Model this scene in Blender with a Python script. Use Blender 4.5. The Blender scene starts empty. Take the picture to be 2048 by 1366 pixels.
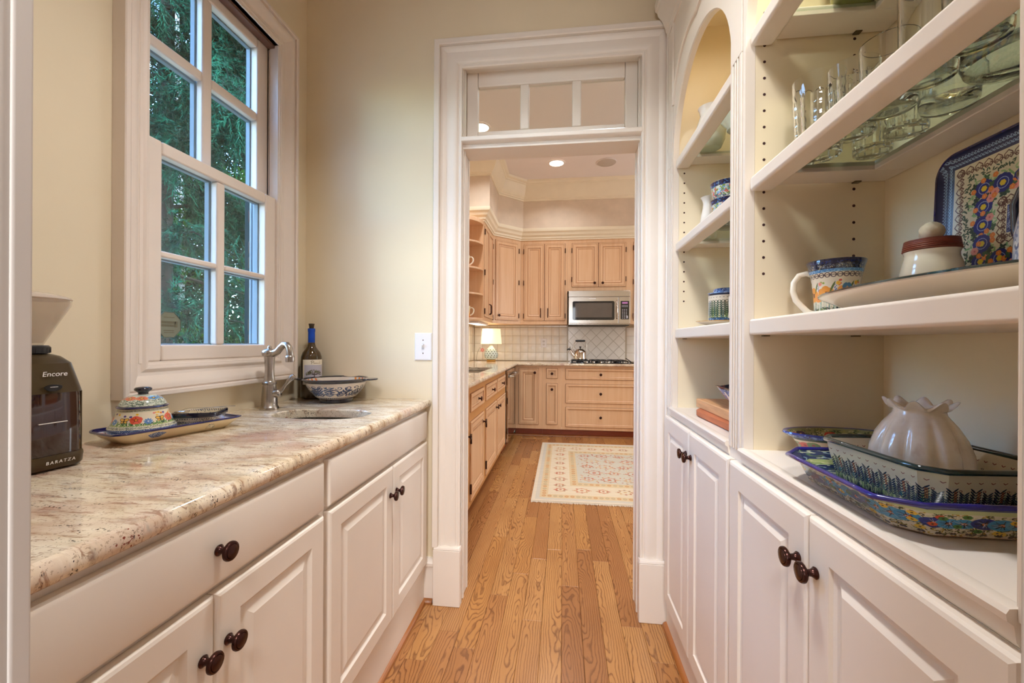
import bpy, bmesh, math, random
import numpy as np
from mathutils import Vector, Matrix
random.seed(7); np.random.seed(7)
PI = math.pi
scene = bpy.context.scene
COL = scene.collection

# ------------------------------------------------------------------ camera
cd = bpy.data.cameras.new('camera'); cam = bpy.data.objects.new('camera', cd); COL.objects.link(cam)
cd.sensor_width = 36.0; cd.lens = 835.0/2048*36.0; cd.shift_y = 3.0/2048; cd.clip_start = 0.02
yaw = math.atan(101/835.0)
cam.matrix_world = (Matrix.Translation((0, 0, 1.18)) @ Matrix.Rotation(yaw, 4, 'Z')
                    @ Matrix.Rotation(PI/2, 4, 'X') @ Matrix.Rotation(0.0052, 4, 'Z'))
scene.camera = cam

# ------------------------------------------------------------------ world, sun, exposure
w = bpy.data.worlds.new('world'); scene.world = w; w.use_nodes = True
nt = w.node_tree; bg = nt.nodes['Background']
sky = nt.nodes.new('ShaderNodeTexSky'); sky.sky_type = 'NISHITA'; sky.sun_disc = False
sky.sun_elevation = math.radians(48); sky.sun_rotation = math.radians(80); sky.air_density = 1.2; sky.dust_density = .6
tn = nt.nodes.new('ShaderNodeMix'); tn.data_type = 'RGBA'; tn.blend_type = 'MULTIPLY'; tn.inputs[0].default_value = 1; tn.inputs[7].default_value = (.78, .92, 1.10, 1)
nt.links.new(sky.outputs[0], tn.inputs[6]); nt.links.new(tn.outputs[2], bg.inputs[0]); bg.inputs[1].default_value = 4.2
sl = bpy.data.lights.new('sun', 'SUN'); sl.energy = 5.0; sl.angle = .01; sl.color = (1, .95, .85)
so = bpy.data.objects.new('sun', sl); COL.objects.link(so)
so.rotation_euler = Vector((-.62, .25, -.80)).to_track_quat('-Z', 'Y').to_euler()
vs = scene.view_settings
vs.view_transform = 'Standard'; vs.look = 'None'; vs.gamma = 1; vs.use_curve_mapping = False; vs.exposure = 0.20
scene.cycles.max_bounces = 12; scene.cycles.transmission_bounces = 10; scene.cycles.transparent_max_bounces = 24
scene.cycles.diffuse_bounces = 8; scene.cycles.glossy_bounces = 5
scene.cycles.sample_clamp_indirect = 4.0; scene.cycles.blur_glossy = 0.5
scene.cycles.caustics_reflective = False; scene.cycles.caustics_refractive = False
scene.cycles.use_denoising = True

def area(name, loc, size, power, col, rot=(0, 0, 0), shape='DISK', spread=PI):
    l = bpy.data.lights.new(name, 'AREA'); l.shape = shape; l.size = size; l.energy = power; l.color = col; l.spread = spread
    o = bpy.data.objects.new(name, l); COL.objects.link(o); o.location = loc; o.rotation_euler = rot
    return o
WARM = (.90, .94, 1.0); NEUT = (1.0, .975, .96); AMB = (1.0, .86, .64); SP = math.radians(128)
# pantry: one recessed ceiling lamp; its neighbours light the kitchen; the room behind the photographer gets added fill
area('pantry_lamp', (-.13, .86, 2.93), .20, 13, NEUT, spread=math.radians(118))
area('kitchen_lamp', (-.08, 4.89, 3.265), .16, 5.5, WARM, spread=SP)
area('kitchen_lamp', (-.805, 4.0, 3.265), .16, 9, WARM, spread=SP)
area('kitchen_lamp', (1.2, 4.4, 3.265), .16, 8, WARM, spread=SP)
area('kitchen_lamp', (.35, 3.0, 3.265), .16, 13, WARM, spread=SP)
area('kitchen_lamp', (2.2, 3.0, 3.265), .16, 14, WARM, spread=SP)
area('hall_fill_light', (-.1, -1.1, 2.90), .6, 72, NEUT)  # unseen lamp added to send fill through the near doorway
area('hall_cool_fill', (-.1, -2.85, 1.6), 1.5, 44, (.88, .93, 1.0), (PI/2, 0, 0), 'SQUARE')  # cool fill light added before the blank hall wall; nothing opens there
area('bookcase_lamp', (.60, 1.43, 2.36), .07, .75, AMB)
area('bookcase_lamp', (.58, .77, 2.36), .07, 2.8, AMB)
area('kitchen_side_fill', (3.15, 4.1, 1.7), 1.4, 34, (.86, .93, 1.0), (0, PI/2, 0), 'SQUARE')  # cool fill added at the unseen right side of the kitchen
area('under_cabinet_lamp', (-1.04, 5.35, 1.405), .10, 1.2, (1, .95, .86))

# ------------------------------------------------------------------ helpers
def lin(c):
    c = c/255.0
    return c/12.92 if c <= .04045 else ((c+.055)/1.055)**2.4
def rgb(r, g, b): return (lin(r), lin(g), lin(b), 1)

class MB:
    """collects faces, builds one mesh object"""
    def __init__(s): s.v = []; s.f = []; s.uv = []; s.mi = []; s.cm = 0
    def add(s, vs, fs, uvs=None):
        b = len(s.v); s.v += [tuple(p) for p in vs]
        for i, f in enumerate(fs):
            s.f.append([b+k for k in f]); s.uv.append(uvs[i] if uvs else None); s.mi.append(s.cm)
        return s
    def box(s, x0, x1, y0, y1, z0, z1):
        x0, x1 = min(x0, x1), max(x0, x1); y0, y1 = min(y0, y1), max(y0, y1); z0, z1 = min(z0, z1), max(z0, z1)
        return s.add([(x0,y0,z0),(x1,y0,z0),(x1,y1,z0),(x0,y1,z0),(x0,y0,z1),(x1,y0,z1),(x1,y1,z1),(x0,y1,z1)],
                     [(0,3,2,1),(4,5,6,7),(0,1,5,4),(1,2,6,5),(2,3,7,6),(3,0,4,7)])
    def loft(s, rings, cap0=True, cap1=True, closed=True, flip=False, vs=None):
        n = len(rings[0]); m = len(rings); V = [p for r in rings for p in r]; F = []; U = []
        if vs is None:
            L = [0]
            for i in range(1, m):
                L.append(L[-1]+sum((Vector(rings[i][k])-Vector(rings[i-1][k])).length for k in range(0, n, max(1, n//8))))
            vs = [l/(L[-1] or 1) for l in L]
        rm = rings[m//2]; us = [0]
        for k in range(n): us.append(us[-1]+(Vector(rm[(k+1) % n])-Vector(rm[k])).length)
        us = [q/(us[-1] or 1) for q in us]
        for i in range(m-1):
            for k in range(n if closed else n-1):
                a, b = i*n+k, i*n+(k+1) % n; c, d = b+n, a+n
                u0, u1 = us[k], us[k+1]
                q = (a, b, c, d); uv = ((u0, vs[i]), (u1, vs[i]), (u1, vs[i+1]), (u0, vs[i+1]))
                F.append(q if not flip else q[::-1]); U.append(uv if not flip else uv[::-1])
        if cap0: F.append(tuple(range(n))[::-1] if not flip else tuple(range(n))); U.append(tuple((.5, 0) for _ in range(n)))
        if cap1:
            t = tuple((m-1)*n+k for k in range(n)); F.append(t if not flip else t[::-1]); U.append(tuple((.5, 1) for _ in range(n)))
        return s.add(V, F, U)
    def lathe(s, prof, seg=32, c=(0, 0, 0), cap0=True, cap1=True, vs=None):
        rings = [[(c[0]+r*math.cos(2*PI*k/seg), c[1]+r*math.sin(2*PI*k/seg), c[2]+z) for k in range(seg)] for r, z in prof]
        return s.loft(rings, cap0, cap1, vs=vs)
    def tube(s, pts, rad, seg=8, cap=True):
        pts = [Vector(p) for p in pts]; n = len(pts)
        if not hasattr(rad, '__len__'): rad = [rad]*n
        rings = []; up = None
        for i in range(n):
            t = (pts[min(i+1, n-1)]-pts[max(i-1, 0)]).normalized()
            if up is None:
                up = Vector((0, 0, 1)) if abs(t.z) < .9 else Vector((1, 0, 0))
            a = t.cross(up).normalized(); b = a.cross(t).normalized(); up = b
            rings.append([tuple(pts[i]+a*(rad[i]*math.cos(2*PI*k/seg))+b*(rad[i]*math.sin(2*PI*k/seg))) for k in range(seg)])
        return s.loft(rings, cap, cap, flip=True)
    def prism(s, poly, axis, a0, a1):
        """poly in the two other axes (in xyz order); extruded along axis"""
        def P(p, a):
            return {'x': (a, p[0], p[1]), 'y': (p[0], a, p[1]), 'z': (p[0], p[1], a)}[axis]
        return s.loft([[P(p, a0) for p in poly], [P(p, a1) for p in poly]])
    def sweep(s, prof, path, closed=False, cap=True):
        """profile points (out, up) mitred along a path in the XY plane; out = to the right of travel"""
        path = [Vector((p[0], p[1])) for p in path]; n = len(path); rings = []
        for i in range(n):
            a = path[i-1] if (i > 0 or closed) else None; b = path[(i+1) % n] if (i < n-1 or closed) else None
            d0 = (path[i]-a).normalized() if a is not None else None; d1 = (b-path[i]).normalized() if b is not None else None
            if d0 is None: d0 = d1
            if d1 is None: d1 = d0
            n0 = Vector((d0.y, -d0.x)); n1 = Vector((d1.y, -d1.x)); m = (n0+n1); m.normalize(); k = 1/max(.2, m.dot(n0))
            rings.append([(path[i].x+m.x*o*k, path[i].y+m.y*o*k, z) for o, z in prof])
        if closed: rings.append(rings[0])
        return s.loft(rings, cap and not closed, cap and not closed, flip=True)
    def rects(s, rings, M, dark=()):
        """nested rectangles (x0,x1,y0,y1,depth) -> panel front; M maps local (x, y, depth) to space"""
        V = []; F = []
        for (x0, x1, y0, y1, d) in rings:
            V += [M(x0, y0, d), M(x1, y0, d), M(x1, y1, d), M(x0, y1, d)]
        for i in range(len(rings)-1):
            for k in range(4):
                a, b = i*4+k, i*4+(k+1) % 4; F.append((a, b, b+4, a+4))
        m = (len(rings)-1)*4; F.append((m, m+1, m+2, m+3)); F.append((3, 2, 1, 0))
        c = len(s.f); s.add(V, F)
        for i in dark:
            for k in range(4): s.mi[c+i*4+k] = 1
        return s

def rootof(o):
    while o.parent: o = o.parent
    return o
def build(name, mb, mats, parent=None, world=True, bevel=0, smooth=None, seg=2, weld=False):
    me = bpy.data.meshes.new(name)
    off = Vector((0, 0, 0))
    if world and parent is not None: off = Vector(rootof(parent).location)
    me.from_pydata([(p[0]-off.x, p[1]-off.y, p[2]-off.z) for p in mb.v], [], mb.f)
    if any(u for u in mb.uv):
        l = me.uv_layers.new(name='UVMap'); i = 0; buf = np.zeros(len(me.loops)*2)
        for f, u in zip(mb.f, mb.uv):
            for k in range(len(f)):
                if u: buf[i*2] = u[k][0]; buf[i*2+1] = u[k][1]
                i += 1
        l.data.foreach_set('uv', buf)
    if not isinstance(mats, (list, tuple)): mats = [mats]
    for m in mats: me.materials.append(m)
    if len(mats) > 1: me.polygons.foreach_set('material_index', mb.mi)
    bm = bmesh.new(); bm.from_mesh(me)
    if weld: bmesh.ops.remove_doubles(bm, verts=bm.verts, dist=1e-5)
    bmesh.ops.recalc_face_normals(bm, faces=bm.faces); bm.to_mesh(me); bm.free()
    if smooth or bevel:
        me.polygons.foreach_set('use_smooth', [True]*len(me.polygons))
        me.set_sharp_from_angle(angle=math.radians(smooth or 35))
    me.update()
    o = bpy.data.objects.new(name, me); COL.objects.link(o)
    if parent is not None: o.parent = parent
    if bevel:
        b = o.modifiers.new('bevel', 'BEVEL'); b.width = bevel; b.segments = seg; b.limit_method = 'ANGLE'
        b.angle_limit = math.radians(40); b.harden_normals = True
    return o
def inst(name, mesh, parent=None, loc=(0, 0, 0), rot=(0, 0, 0), scale=None, world=True):
    o = bpy.data.objects.new(name, mesh); COL.objects.link(o)
    l = Vector(loc)
    if parent is not None:
        o.parent = parent
        if world: l = l-Vector(rootof(parent).location)
    o.location = l; o.rotation_euler = rot
    if scale: o.scale = scale
    return o
def thing(name, label, cat, loc=(0, 0, 0), rot=(0, 0, 0), group=None):
    o = bpy.data.objects.new(name, None); COL.objects.link(o); o.location = loc; o.rotation_euler = rot; o.empty_display_size = .05
    return tag(o, label, cat, group)
def tag(o, label, cat, group=None):
    o['label'] = label; o['category'] = cat
    if group: o['group'] = group
    return o
def struct(o, label=None):
    o['kind'] = 'structure'
    if label: o['label'] = label
    return o
def stuff(o): o['kind'] = 'stuff'; return o
def copytree(src, loc, rot=None, label=None):
    r = src.copy(); COL.objects.link(r); r.location = loc
    if rot: r.rotation_euler = rot
    if label: r['label'] = label
    for ch in list(src.children):
        c = ch.copy(); COL.objects.link(c); c.parent = r
        for g in list(ch.children):
            d = g.copy(); COL.objects.link(d); d.parent = c
    return r
def text(name, body, size, mat, parent, loc, rot, shear=0, depth=.0004, align='CENTER', space=1.0):
    c = bpy.data.curves.new(name, 'FONT'); c.body = body; c.size = size; c.shear = shear; c.extrude = depth
    c.align_x = align; c.align_y = 'CENTER'; c.space_character = space; c.materials.append(mat)
    f = bpy.data.objects.new('glyphs', c); COL.objects.link(f)
    me = bpy.data.meshes.new_from_object(f.evaluated_get(bpy.context.evaluated_depsgraph_get())); bpy.data.objects.remove(f)
    o = bpy.data.objects.new(name, me); COL.objects.link(o); o.parent = parent; o.location = loc; o.rotation_euler = rot
    return o
def rrect(w, h, r, n=6, z=0, cx=0, cy=0):
    out = []
    for qx, qy, a0 in ((1, 1, 0), (-1, 1, 90), (-1, -1, 180), (1, -1, 270)):
        for k in range(n+1):
            a = math.radians(a0+90*k/n); out.append((cx+qx*(w/2-r)+r*math.cos(a), cy+qy*(h/2-r)+r*math.sin(a), z))
    return out

# ------------------------------------------------------------------ materials
def nodes(name):
    m = bpy.data.materials.new(name); m.use_nodes = True; t = m.node_tree; return m, t, t.nodes['Principled BSDF']
def N(t, typ, **kw):
    n = t.nodes.new(typ)
    for k, v in kw.items():
        if k.startswith('i_'):
            n.inputs[int(k[2:]) if k[2:].isdigit() else k[2:].replace('_', ' ')].default_value = v
        else: setattr(n, k, v)
    return n
def ramp(t, fac, stops, interp='LINEAR'):
    r = t.nodes.new('ShaderNodeValToRGB'); e = r.color_ramp.elements; r.color_ramp.interpolation = interp
    while len(e) < len(stops): e.new(.5)
    for i, (p, c) in enumerate(stops): e[i].position = p; e[i].color = c
    t.links.new(fac, r.inputs[0]); return r.outputs[0]
def math_(t, op, a, b=None, c=None):
    n = t.nodes.new('ShaderNodeMath'); n.operation = op
    for i, x in enumerate((a, b, c)):
        if x is None: continue
        if isinstance(x, (int, float)): n.inputs[i].default_value = x
        else: t.links.new(x, n.inputs[i])
    return n.outputs[0]
def mix(t, fac, a, b, mode='MIX'):
    n = t.nodes.new('ShaderNodeMix'); n.data_type = 'RGBA'; n.blend_type = mode
    for i, x in ((0, fac), (6, a), (7, b)):
        if isinstance(x, (int, float, tuple)): n.inputs[i].default_value = x
        else: t.links.new(x, n.inputs[i])
    return n.outputs[2]
def noise(t, vec, scale, detail=3, rough=.5, dist=0):
    n = t.nodes.new('ShaderNodeTexNoise'); n.inputs['Scale'].default_value = scale; n.inputs['Detail'].default_value = detail
    n.inputs['Roughness'].default_value = rough; n.inputs['Distortion'].default_value = dist
    if vec is not None: t.links.new(vec, n.inputs['Vector'])
    return n.outputs[0]
def mapping(t, scale=(1, 1, 1), rot=(0, 0, 0), loc=(0, 0, 0), space='Object'):
    c = t.nodes.new('ShaderNodeTexCoord'); m = t.nodes.new('ShaderNodeMapping')
    m.inputs['Scale'].default_value = scale; m.inputs['Rotation'].default_value = rot; m.inputs['Location'].default_value = loc
    t.links.new(c.outputs[space], m.inputs['Vector']); return m.outputs[0]
def bump(t, p, h, strength=.2, dist=.002):
    b = t.nodes.new('ShaderNodeBump'); b.inputs['Strength'].default_value = strength; b.inputs['Distance'].default_value = dist
    t.links.new(h, b.inputs['Height']); t.links.new(b.outputs[0], p.inputs['Normal'])
def plain(name, c, rough=.5, metal=0, var=.05, vscale=8, bmp=0, bscale=60, coat=0, spec=.5, stretch=(1, 1, 1)):
    m, t, p = nodes(name)
    v = mapping(t, stretch)
    f = noise(t, v, vscale)
    d = tuple(max(0, x*(1-var)) for x in c[:3])+(1,); e = tuple(min(1, x*(1+var)) for x in c[:3])+(1,)
    t.links.new(ramp(t, f, [(.3, d), (.7, e)]), p.inputs['Base Color'])
    p.inputs['Roughness'].default_value = rough; p.inputs['Metallic'].default_value = metal; p.inputs['Coat Weight'].default_value = coat
    p.inputs['Specular IOR Level'].default_value = spec
    if bmp: bump(t, p, noise(t, v, bscale), bmp)
    return m
def glass_pane(name, tint=(1, 1, 1, 1), gl=.10, rough=0.0):
    m, t, p = nodes(name); t.nodes.remove(p)
    tr = N(t, 'ShaderNodeBsdfTransparent'); tr.inputs[0].default_value = tint
    g = N(t, 'ShaderNodeBsdfGlossy'); g.inputs['Roughness'].default_value = rough
    lw = N(t, 'ShaderNodeLayerWeight'); lw.inputs['Blend'].default_value = .5
    mx = N(t, 'ShaderNodeMixShader'); t.links.new(math_(t, 'ADD', .42*gl, math_(t, 'MULTIPLY', math_(t, 'POWER', lw.outputs['Facing'], 5.0), 9*gl)), mx.inputs[0])
    t.links.new(tr.outputs[0], mx.inputs[1]); t.links.new(g.outputs[0], mx.inputs[2])
    t.links.new(mx.outputs[0], t.nodes['Material Output'].inputs[0]); return m
def emis(name, c, s):
    m, t, p = nodes(name); p.inputs['Base Color'].default_value = c; p.inputs['Emission Color'].default_value = c
    p.inputs['Emission Strength'].default_value = s; return m

TRIM = plain('white_paint', rgb(229, 221, 211), .42, var=.012, bmp=.02, bscale=90)
CABW = plain('cabinet_paint', rgb(226, 217, 205), .40, var=.012, bmp=.02, bscale=70)
SASH = plain('sash_paint', rgb(226, 214, 203), .42, var=.015)
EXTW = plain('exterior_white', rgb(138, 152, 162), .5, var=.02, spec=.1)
WALL = plain('cream_wall_paint', rgb(226, 213, 185), .62, var=.02, vscale=3, bmp=.05, bscale=140)
WALLK = plain('mottled_kitchen_wall', rgb(214, 196, 174), .7, var=.07, vscale=6)
CEIL = plain('ceiling_paint', rgb(230, 222, 218), .7, var=.01)
CREAM = plain('crown_paint', rgb(232, 220, 194), .5, var=.02)
HALL = plain('hall_paint', rgb(190, 183, 176), .6, var=.01)
BRONZE = plain('oiled_bronze', rgb(62, 34, 28), .22, .75, var=.35, vscale=60)
NICKEL = plain('brushed_nickel', rgb(176, 168, 160), .26, 1, var=.06, vscale=40, stretch=(1, 1, 8))
STEEL = plain('stainless_steel', rgb(196, 190, 182), .24, 1, var=.05, vscale=30, stretch=(12, 1, 1))
CHROME = plain('polished_steel', rgb(205, 198, 190), .09, 1, var=.02)
BLACK = plain('black_plastic', rgb(22, 21, 22), .35, var=.1)
BLKGL = plain('black_glass', rgb(12, 11, 16), .05, var=.05, coat=.5)
PLAST = plain('white_plastic', rgb(228, 226, 228), .35, var=.01)
BRASS = plain('shelf_clip_metal', rgb(120, 108, 84), .35, 1, var=.15, vscale=50)
HOLE = plain('dark_peg_hole', rgb(52, 16, 16), .8)
PANE = glass_pane('window_glass', (.95, .98, .97, 1), .10)
SHELFG = glass_pane('green_shelf_glass', (.90, .955, .905, 1), .10)
SHELFE = plain('glass_edge_green', rgb(120, 170, 140), .15)
IVORY = plain('ivory_glaze', rgb(232, 222, 202), .12, var=.03, coat=.6)
WHITEC = plain('white_glaze', rgb(235, 230, 222), .12, var=.03, coat=.6)
CREAMB = plain('cream_unprinted_glaze', rgb(222, 204, 166), .15, var=.05, coat=.5)
COBALT = plain('cobalt_glaze', rgb(28, 26, 88), .1, var=.25, vscale=30, coat=.8)
NAVY = plain('dark_navy_glaze', rgb(18, 20, 42), .1, var=.3, vscale=30, coat=.8)
TEAL = plain('dark_teal_glaze', rgb(22, 48, 52), .1, var=.25, vscale=30, coat=.8)
def clear_glass(name, tint=(1, 1, 1, 1)):
    m, t, p = nodes(name); p.inputs['Base Color'].default_value = tint; p.inputs['Transmission Weight'].default_value = 1
    p.inputs['Roughness'].default_value = 0; p.inputs['IOR'].default_value = 1.47; return m
CLEAR = clear_glass('clear_glass', (.985, 1, .99, 1))
OLIVE = plain('olive_green_glass', rgb(128, 124, 62), .08, var=.25, vscale=14, coat=.6)

def granite():
    m, t, p = nodes('speckled_granite')
    v = mapping(t, (1, 1, 1), (0, 0, math.radians(-32)))
    sv = mapping(t, (3.0, 14, 6), (0, 0, math.radians(52)))
    big = noise(t, sv, 1.6, 5, .6, .4)
    c = ramp(t, big, [(.30, rgb(186, 162, 132)), (.45, rgb(222, 206, 178)), (.6, rgb(236, 224, 202)), (.75, rgb(212, 190, 158))])
    st = noise(t, sv, 6, 6, .72, .8)
    c = mix(t, ramp(t, st, [(.53, (0, 0, 0, 1)), (.63, (.85, .85, .85, 1))]), c, rgb(146, 108, 80))
    blush = noise(t, v, 5, 3)
    c = mix(t, ramp(t, blush, [(.52, (0, 0, 0, 1)), (.72, (.75, .75, .75, 1))]), c, rgb(176, 128, 112))
    gr = noise(t, sv, 3.3, 6, .7)
    c = mix(t, ramp(t, gr, [(.56, (0, 0, 0, 1)), (.68, (.55, .55, .55, 1))]), c, rgb(160, 152, 142))
    vo = N(t, 'ShaderNodeTexVoronoi'); vo.inputs['Scale'].default_value = 220; t.links.new(v, vo.inputs['Vector'])
    sp = math_(t, 'MULTIPLY', math_(t, 'LESS_THAN', vo.outputs['Distance'], .38), math_(t, 'GREATER_THAN', noise(t, sv, 4.2, 6, .8, .6), .583))
    c = mix(t, sp, c, rgb(52, 38, 36))
    sp2 = math_(t, 'MULTIPLY', math_(t, 'LESS_THAN', vo.outputs['Distance'], .45), math_(t, 'GREATER_THAN', noise(t, v, 7.5, 5, .8), .66))
    c = mix(t, sp2, c, rgb(128, 62, 48))
    sp3 = math_(t, 'GREATER_THAN', noise(t, v, 210, 2), .63)
    c = mix(t, math_(t, 'MULTIPLY', sp3, .55), c, rgb(140, 116, 96))
    t.links.new(c, p.inputs['Base Color']); p.inputs['Roughness'].default_value = .08; p.inputs['Specular IOR Level'].default_value = .55
    return m
GRAN = granite()

def floorwood():
    m, t, p = nodes('oak_floor_boards')
    tc = N(t, 'ShaderNodeTexCoord'); oi = N(t, 'ShaderNodeObjectInfo'); rnd = oi.outputs['Random']
    sx = N(t, 'ShaderNodeSeparateXYZ'); t.links.new(tc.outputs['Object'], sx.inputs[0]); x, y = sx.outputs[0], sx.outputs[1]
    r2 = math_(t, 'FRACT', math_(t, 'MULTIPLY', rnd, 17.31)); r3 = math_(t, 'FRACT', math_(t, 'MULTIPLY', rnd, 91.7)); r4 = math_(t, 'FRACT', math_(t, 'MULTIPLY', rnd, 53.9))
    cb = N(t, 'ShaderNodeCombineXYZ'); t.links.new(math_(t, 'MULTIPLY', x, 3.0), cb.inputs[0]); t.links.new(y, cb.inputs[1]); t.links.new(math_(t, 'MULTIPLY', rnd, 60.0), cb.inputs[2])
    nz = math_(t, 'SUBTRACT', noise(t, cb.outputs[0], 4.5, 2, .45, .15), .5)
    nf = math_(t, 'SUBTRACT', noise(t, cb.outputs[0], 26, 3, .55), .5)
    cx = math_(t, 'MULTIPLY', math_(t, 'SUBTRACT', r2, .5), .11)
    dx = math_(t, 'SUBTRACT', x, cx)
    tilt = math_(t, 'MULTIPLY', math_(t, 'SUBTRACT', r3, .5), .26)
    d0 = math_(t, 'ADD', math_(t, 'MULTIPLY', y, tilt), math_(t, 'ADD', math_(t, 'MULTIPLY', r4, .03), math_(t, 'MULTIPLY', nz, .085)))
    r = math_(t, 'SQRT', math_(t, 'ADD', math_(t, 'MULTIPLY', dx, dx), math_(t, 'MULTIPLY', d0, d0)))
    r = math_(t, 'ADD', r, math_(t, 'MULTIPLY', nf, .005))
    fr = math_(t, 'FRACT', math_(t, 'DIVIDE', r, .0092))
    line = ramp(t, fr, [(0, (.5, .5, .5, 1)), (.07, (.08, .08, .08, 1)), (.62, (.03, .03, .03, 1)), (.86, (.85, .85, .85, 1)), (.95, (1, 1, 1, 1)), (1, (.5, .5, .5, 1))])
    fine = N(t, 'ShaderNodeCombineXYZ'); t.links.new(math_(t, 'MULTIPLY', x, 260.0), fine.inputs[0]); t.links.new(math_(t, 'MULTIPLY', y, 7.0), fine.inputs[1]); t.links.new(math_(t, 'MULTIPLY', rnd, 33.0), fine.inputs[2])
    fn = noise(t, fine.outputs[0], 1.0, 3, .6)
    base = ramp(t, r3, [(0, rgb(186, 132, 74)), (.35, rgb(194, 144, 88)), (.7, rgb(174, 120, 70)), (1, rgb(152, 102, 60))])
    base = mix(t, ramp(t, noise(t, cb.outputs[0], 3, 2), [(.4, (0, 0, 0, 1)), (.75, (.45, .45, .45, 1))]), base, rgb(158, 104, 56))
    base = mix(t, math_(t, 'MULTIPLY', fn, .34), base, rgb(112, 66, 34))
    c = mix(t, math_(t, 'MULTIPLY', line, math_(t, 'ADD', .62, math_(t, 'MULTIPLY', nz, .5))), base, rgb(84, 44, 24))
    t.links.new(c, p.inputs['Base Color']); p.inputs['Roughness'].default_value = .27; p.inputs['Specular IOR Level'].default_value = .5
    bump(t, p, math_(t, 'SUBTRACT', 1.0, line), .06, .0006)
    return m
FLOORW = floorwood()
SHOE = plain('stained_shoe_moulding', rgb(150, 92, 44), .35, var=.18, vscale=20, stretch=(1, .1, 1))

def cabwood(name, a, b, vert='z'):
    m, t, p = nodes(name)
    s = {'z': (30, 30, 1.6), 'x': (1.6, 30, 30)}[vert]
    g = noise(t, mapping(t, s), 1.0, 4, .6, .3); l = noise(t, mapping(t, (2, 2, 2)), 1.3, 2)
    c = ramp(t, g, [(.3, a), (.7, b)])
    c = mix(t, math_(t, 'MULTIPLY', l, .3), c, rgb(204, 152, 108))
    t.links.new(c, p.inputs['Base Color']); p.inputs['Roughness'].default_value = .36
    return m
MAPLE = cabwood('pickled_maple', rgb(212, 170, 130), rgb(222, 186, 148))
MAPLED = plain('dark_glaze_joint', rgb(120, 72, 42), .5)
MAPLEB = plain('honey_maple_pocket', rgb(196, 142, 84), .4, var=.08, vscale=12, stretch=(10, 10, 1))
TOE = plain('cherry_toe_kick', rgb(138, 62, 28), .4, var=.15, vscale=10, stretch=(1, 1, 6))

# ================================================================== THE SETTING
def mapv(mb, fn, start=0):
    mb.v[start:] = [fn(*p) for p in mb.v[start:]]; return mb
def wall_boxes(name, mat, *bx):
    b = MB()
    for q in bx: b.box(*q)
    return struct(build(name, b, mat))
ZC, ZK = 2.95, 3.28
WY0, WY1, WZ0, WZ1 = 1.075, 1.655, 1.115, 2.44           # pantry window opening
wall_boxes('wall_left', WALL, (-1.345, -1.215, .19, WY0, 0, ZC+.4), (-1.345, -1.215, WY1, 1.99, 0, ZC+.4),
           (-1.345, -1.215, WY0, WY1, 0, WZ0), (-1.345, -1.215, WY0, WY1, WZ1, ZC+.4))
DX0, DX1, DZ = -.455, .332, 2.42                          # far doorway
wall_boxes('wall_middle', WALL, (-1.215, DX0-.012, 1.855, 1.985, 0, ZK), (DX1+.012, 3.3, 1.855, 1.985, 0, ZK), (DX0-.012, DX1+.012, 1.855, 1.985, DZ+.04, ZK))
wall_boxes('wall_right', WALL, (.765, .86, .19, 1.855, 0, ZC+.3))
NX0, NX1 = -.4858, .317                                      # near doorway, the photographer stands in it
wall_boxes('wall_near', HALL, (-1.345, NX0, .19, .325, 0, ZC), (NX1, .86, .19, .325, 0, ZC), (NX0, NX1, .19, .325, 2.4, ZC))
b = MB()
b.box(NX0-.001, NX0+.004, .312, .3275, 0, 2.4); b.box(NX1-.004, NX1+.001, .312, .3275, 0, 2.4)
struct(build('trim_1', b, HALL, bevel=.0025))
wall_boxes('ceiling', CEIL, (-1.345, .86, .19, 1.99, ZC, ZC+.1))
wall_boxes('wall_hall', HALL, (-2.6, 2.6, -3.1, -3.0, 0, ZC), (-2.7, -2.6, -3.1, .19, 0, ZC), (2.6, 2.7, -3.1, .19, 0, ZC),
           (-2.6, -1.345, .19, .325, 0, ZC), (.86, 2.6, .19, .325, 0, ZC), (-2.7, 2.7, -3.1, .325, ZC, ZC+.1))
wall_boxes('wall_far', WALLK, (-1.4, 3.3, 5.895, 6.0, 0, ZK))
wall_boxes('wall_kitchen_left', WALLK, (-1.40, -1.27, 1.985, 5.895, 0, ZK))
wall_boxes('wall_kitchen_right', WALLK, (3.2, 3.3, 1.985, 5.895, 0, ZK))
wall_boxes('ceiling_kitchen', CEIL, (-1.4, 3.3, 1.985, 6.0, ZK, ZK+.1))

# floor boards, each a plank of its own
floor = struct(build('floor', MB().box(-2.7, 3.3, -3.1, 5.9, -.06, -.013), FLOORW))
def plank(x0, x1, y0, y1):
    xc, yc = (x0+x1)/2, (y0+y1)/2; a, b_ = (x1-x0)/2-.0004, (y1-y0)/2-.0004; e = .0012
    R = lambda i, z: [(-a+i, -b_+i, z), (a-i, -b_+i, z), (a-i, b_-i, z), (-a+i, b_-i, z)]
    o = build('plank', MB().loft([R(0, -.013), R(0, -.0012), R(e, 0)]), FLOORW, floor, world=False); o.location = (xc, yc, 0)
rr = random.Random(5); PW = .083; x = -.745; row = 0
while x < 1.62:
    x1 = x+PW; pan = x1 > -.66 and x < .47
    y = (-.25 if pan else 1.9)-rr.random()*.5
    while y < 5.42:
        y1 = min(y+rr.uniform(.5, 1.15), 5.45)
        if y1 > (-.05 if pan else 1.95): plank(x, x1, y, y1)
        y = y1
    x = x1; row += 1

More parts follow.
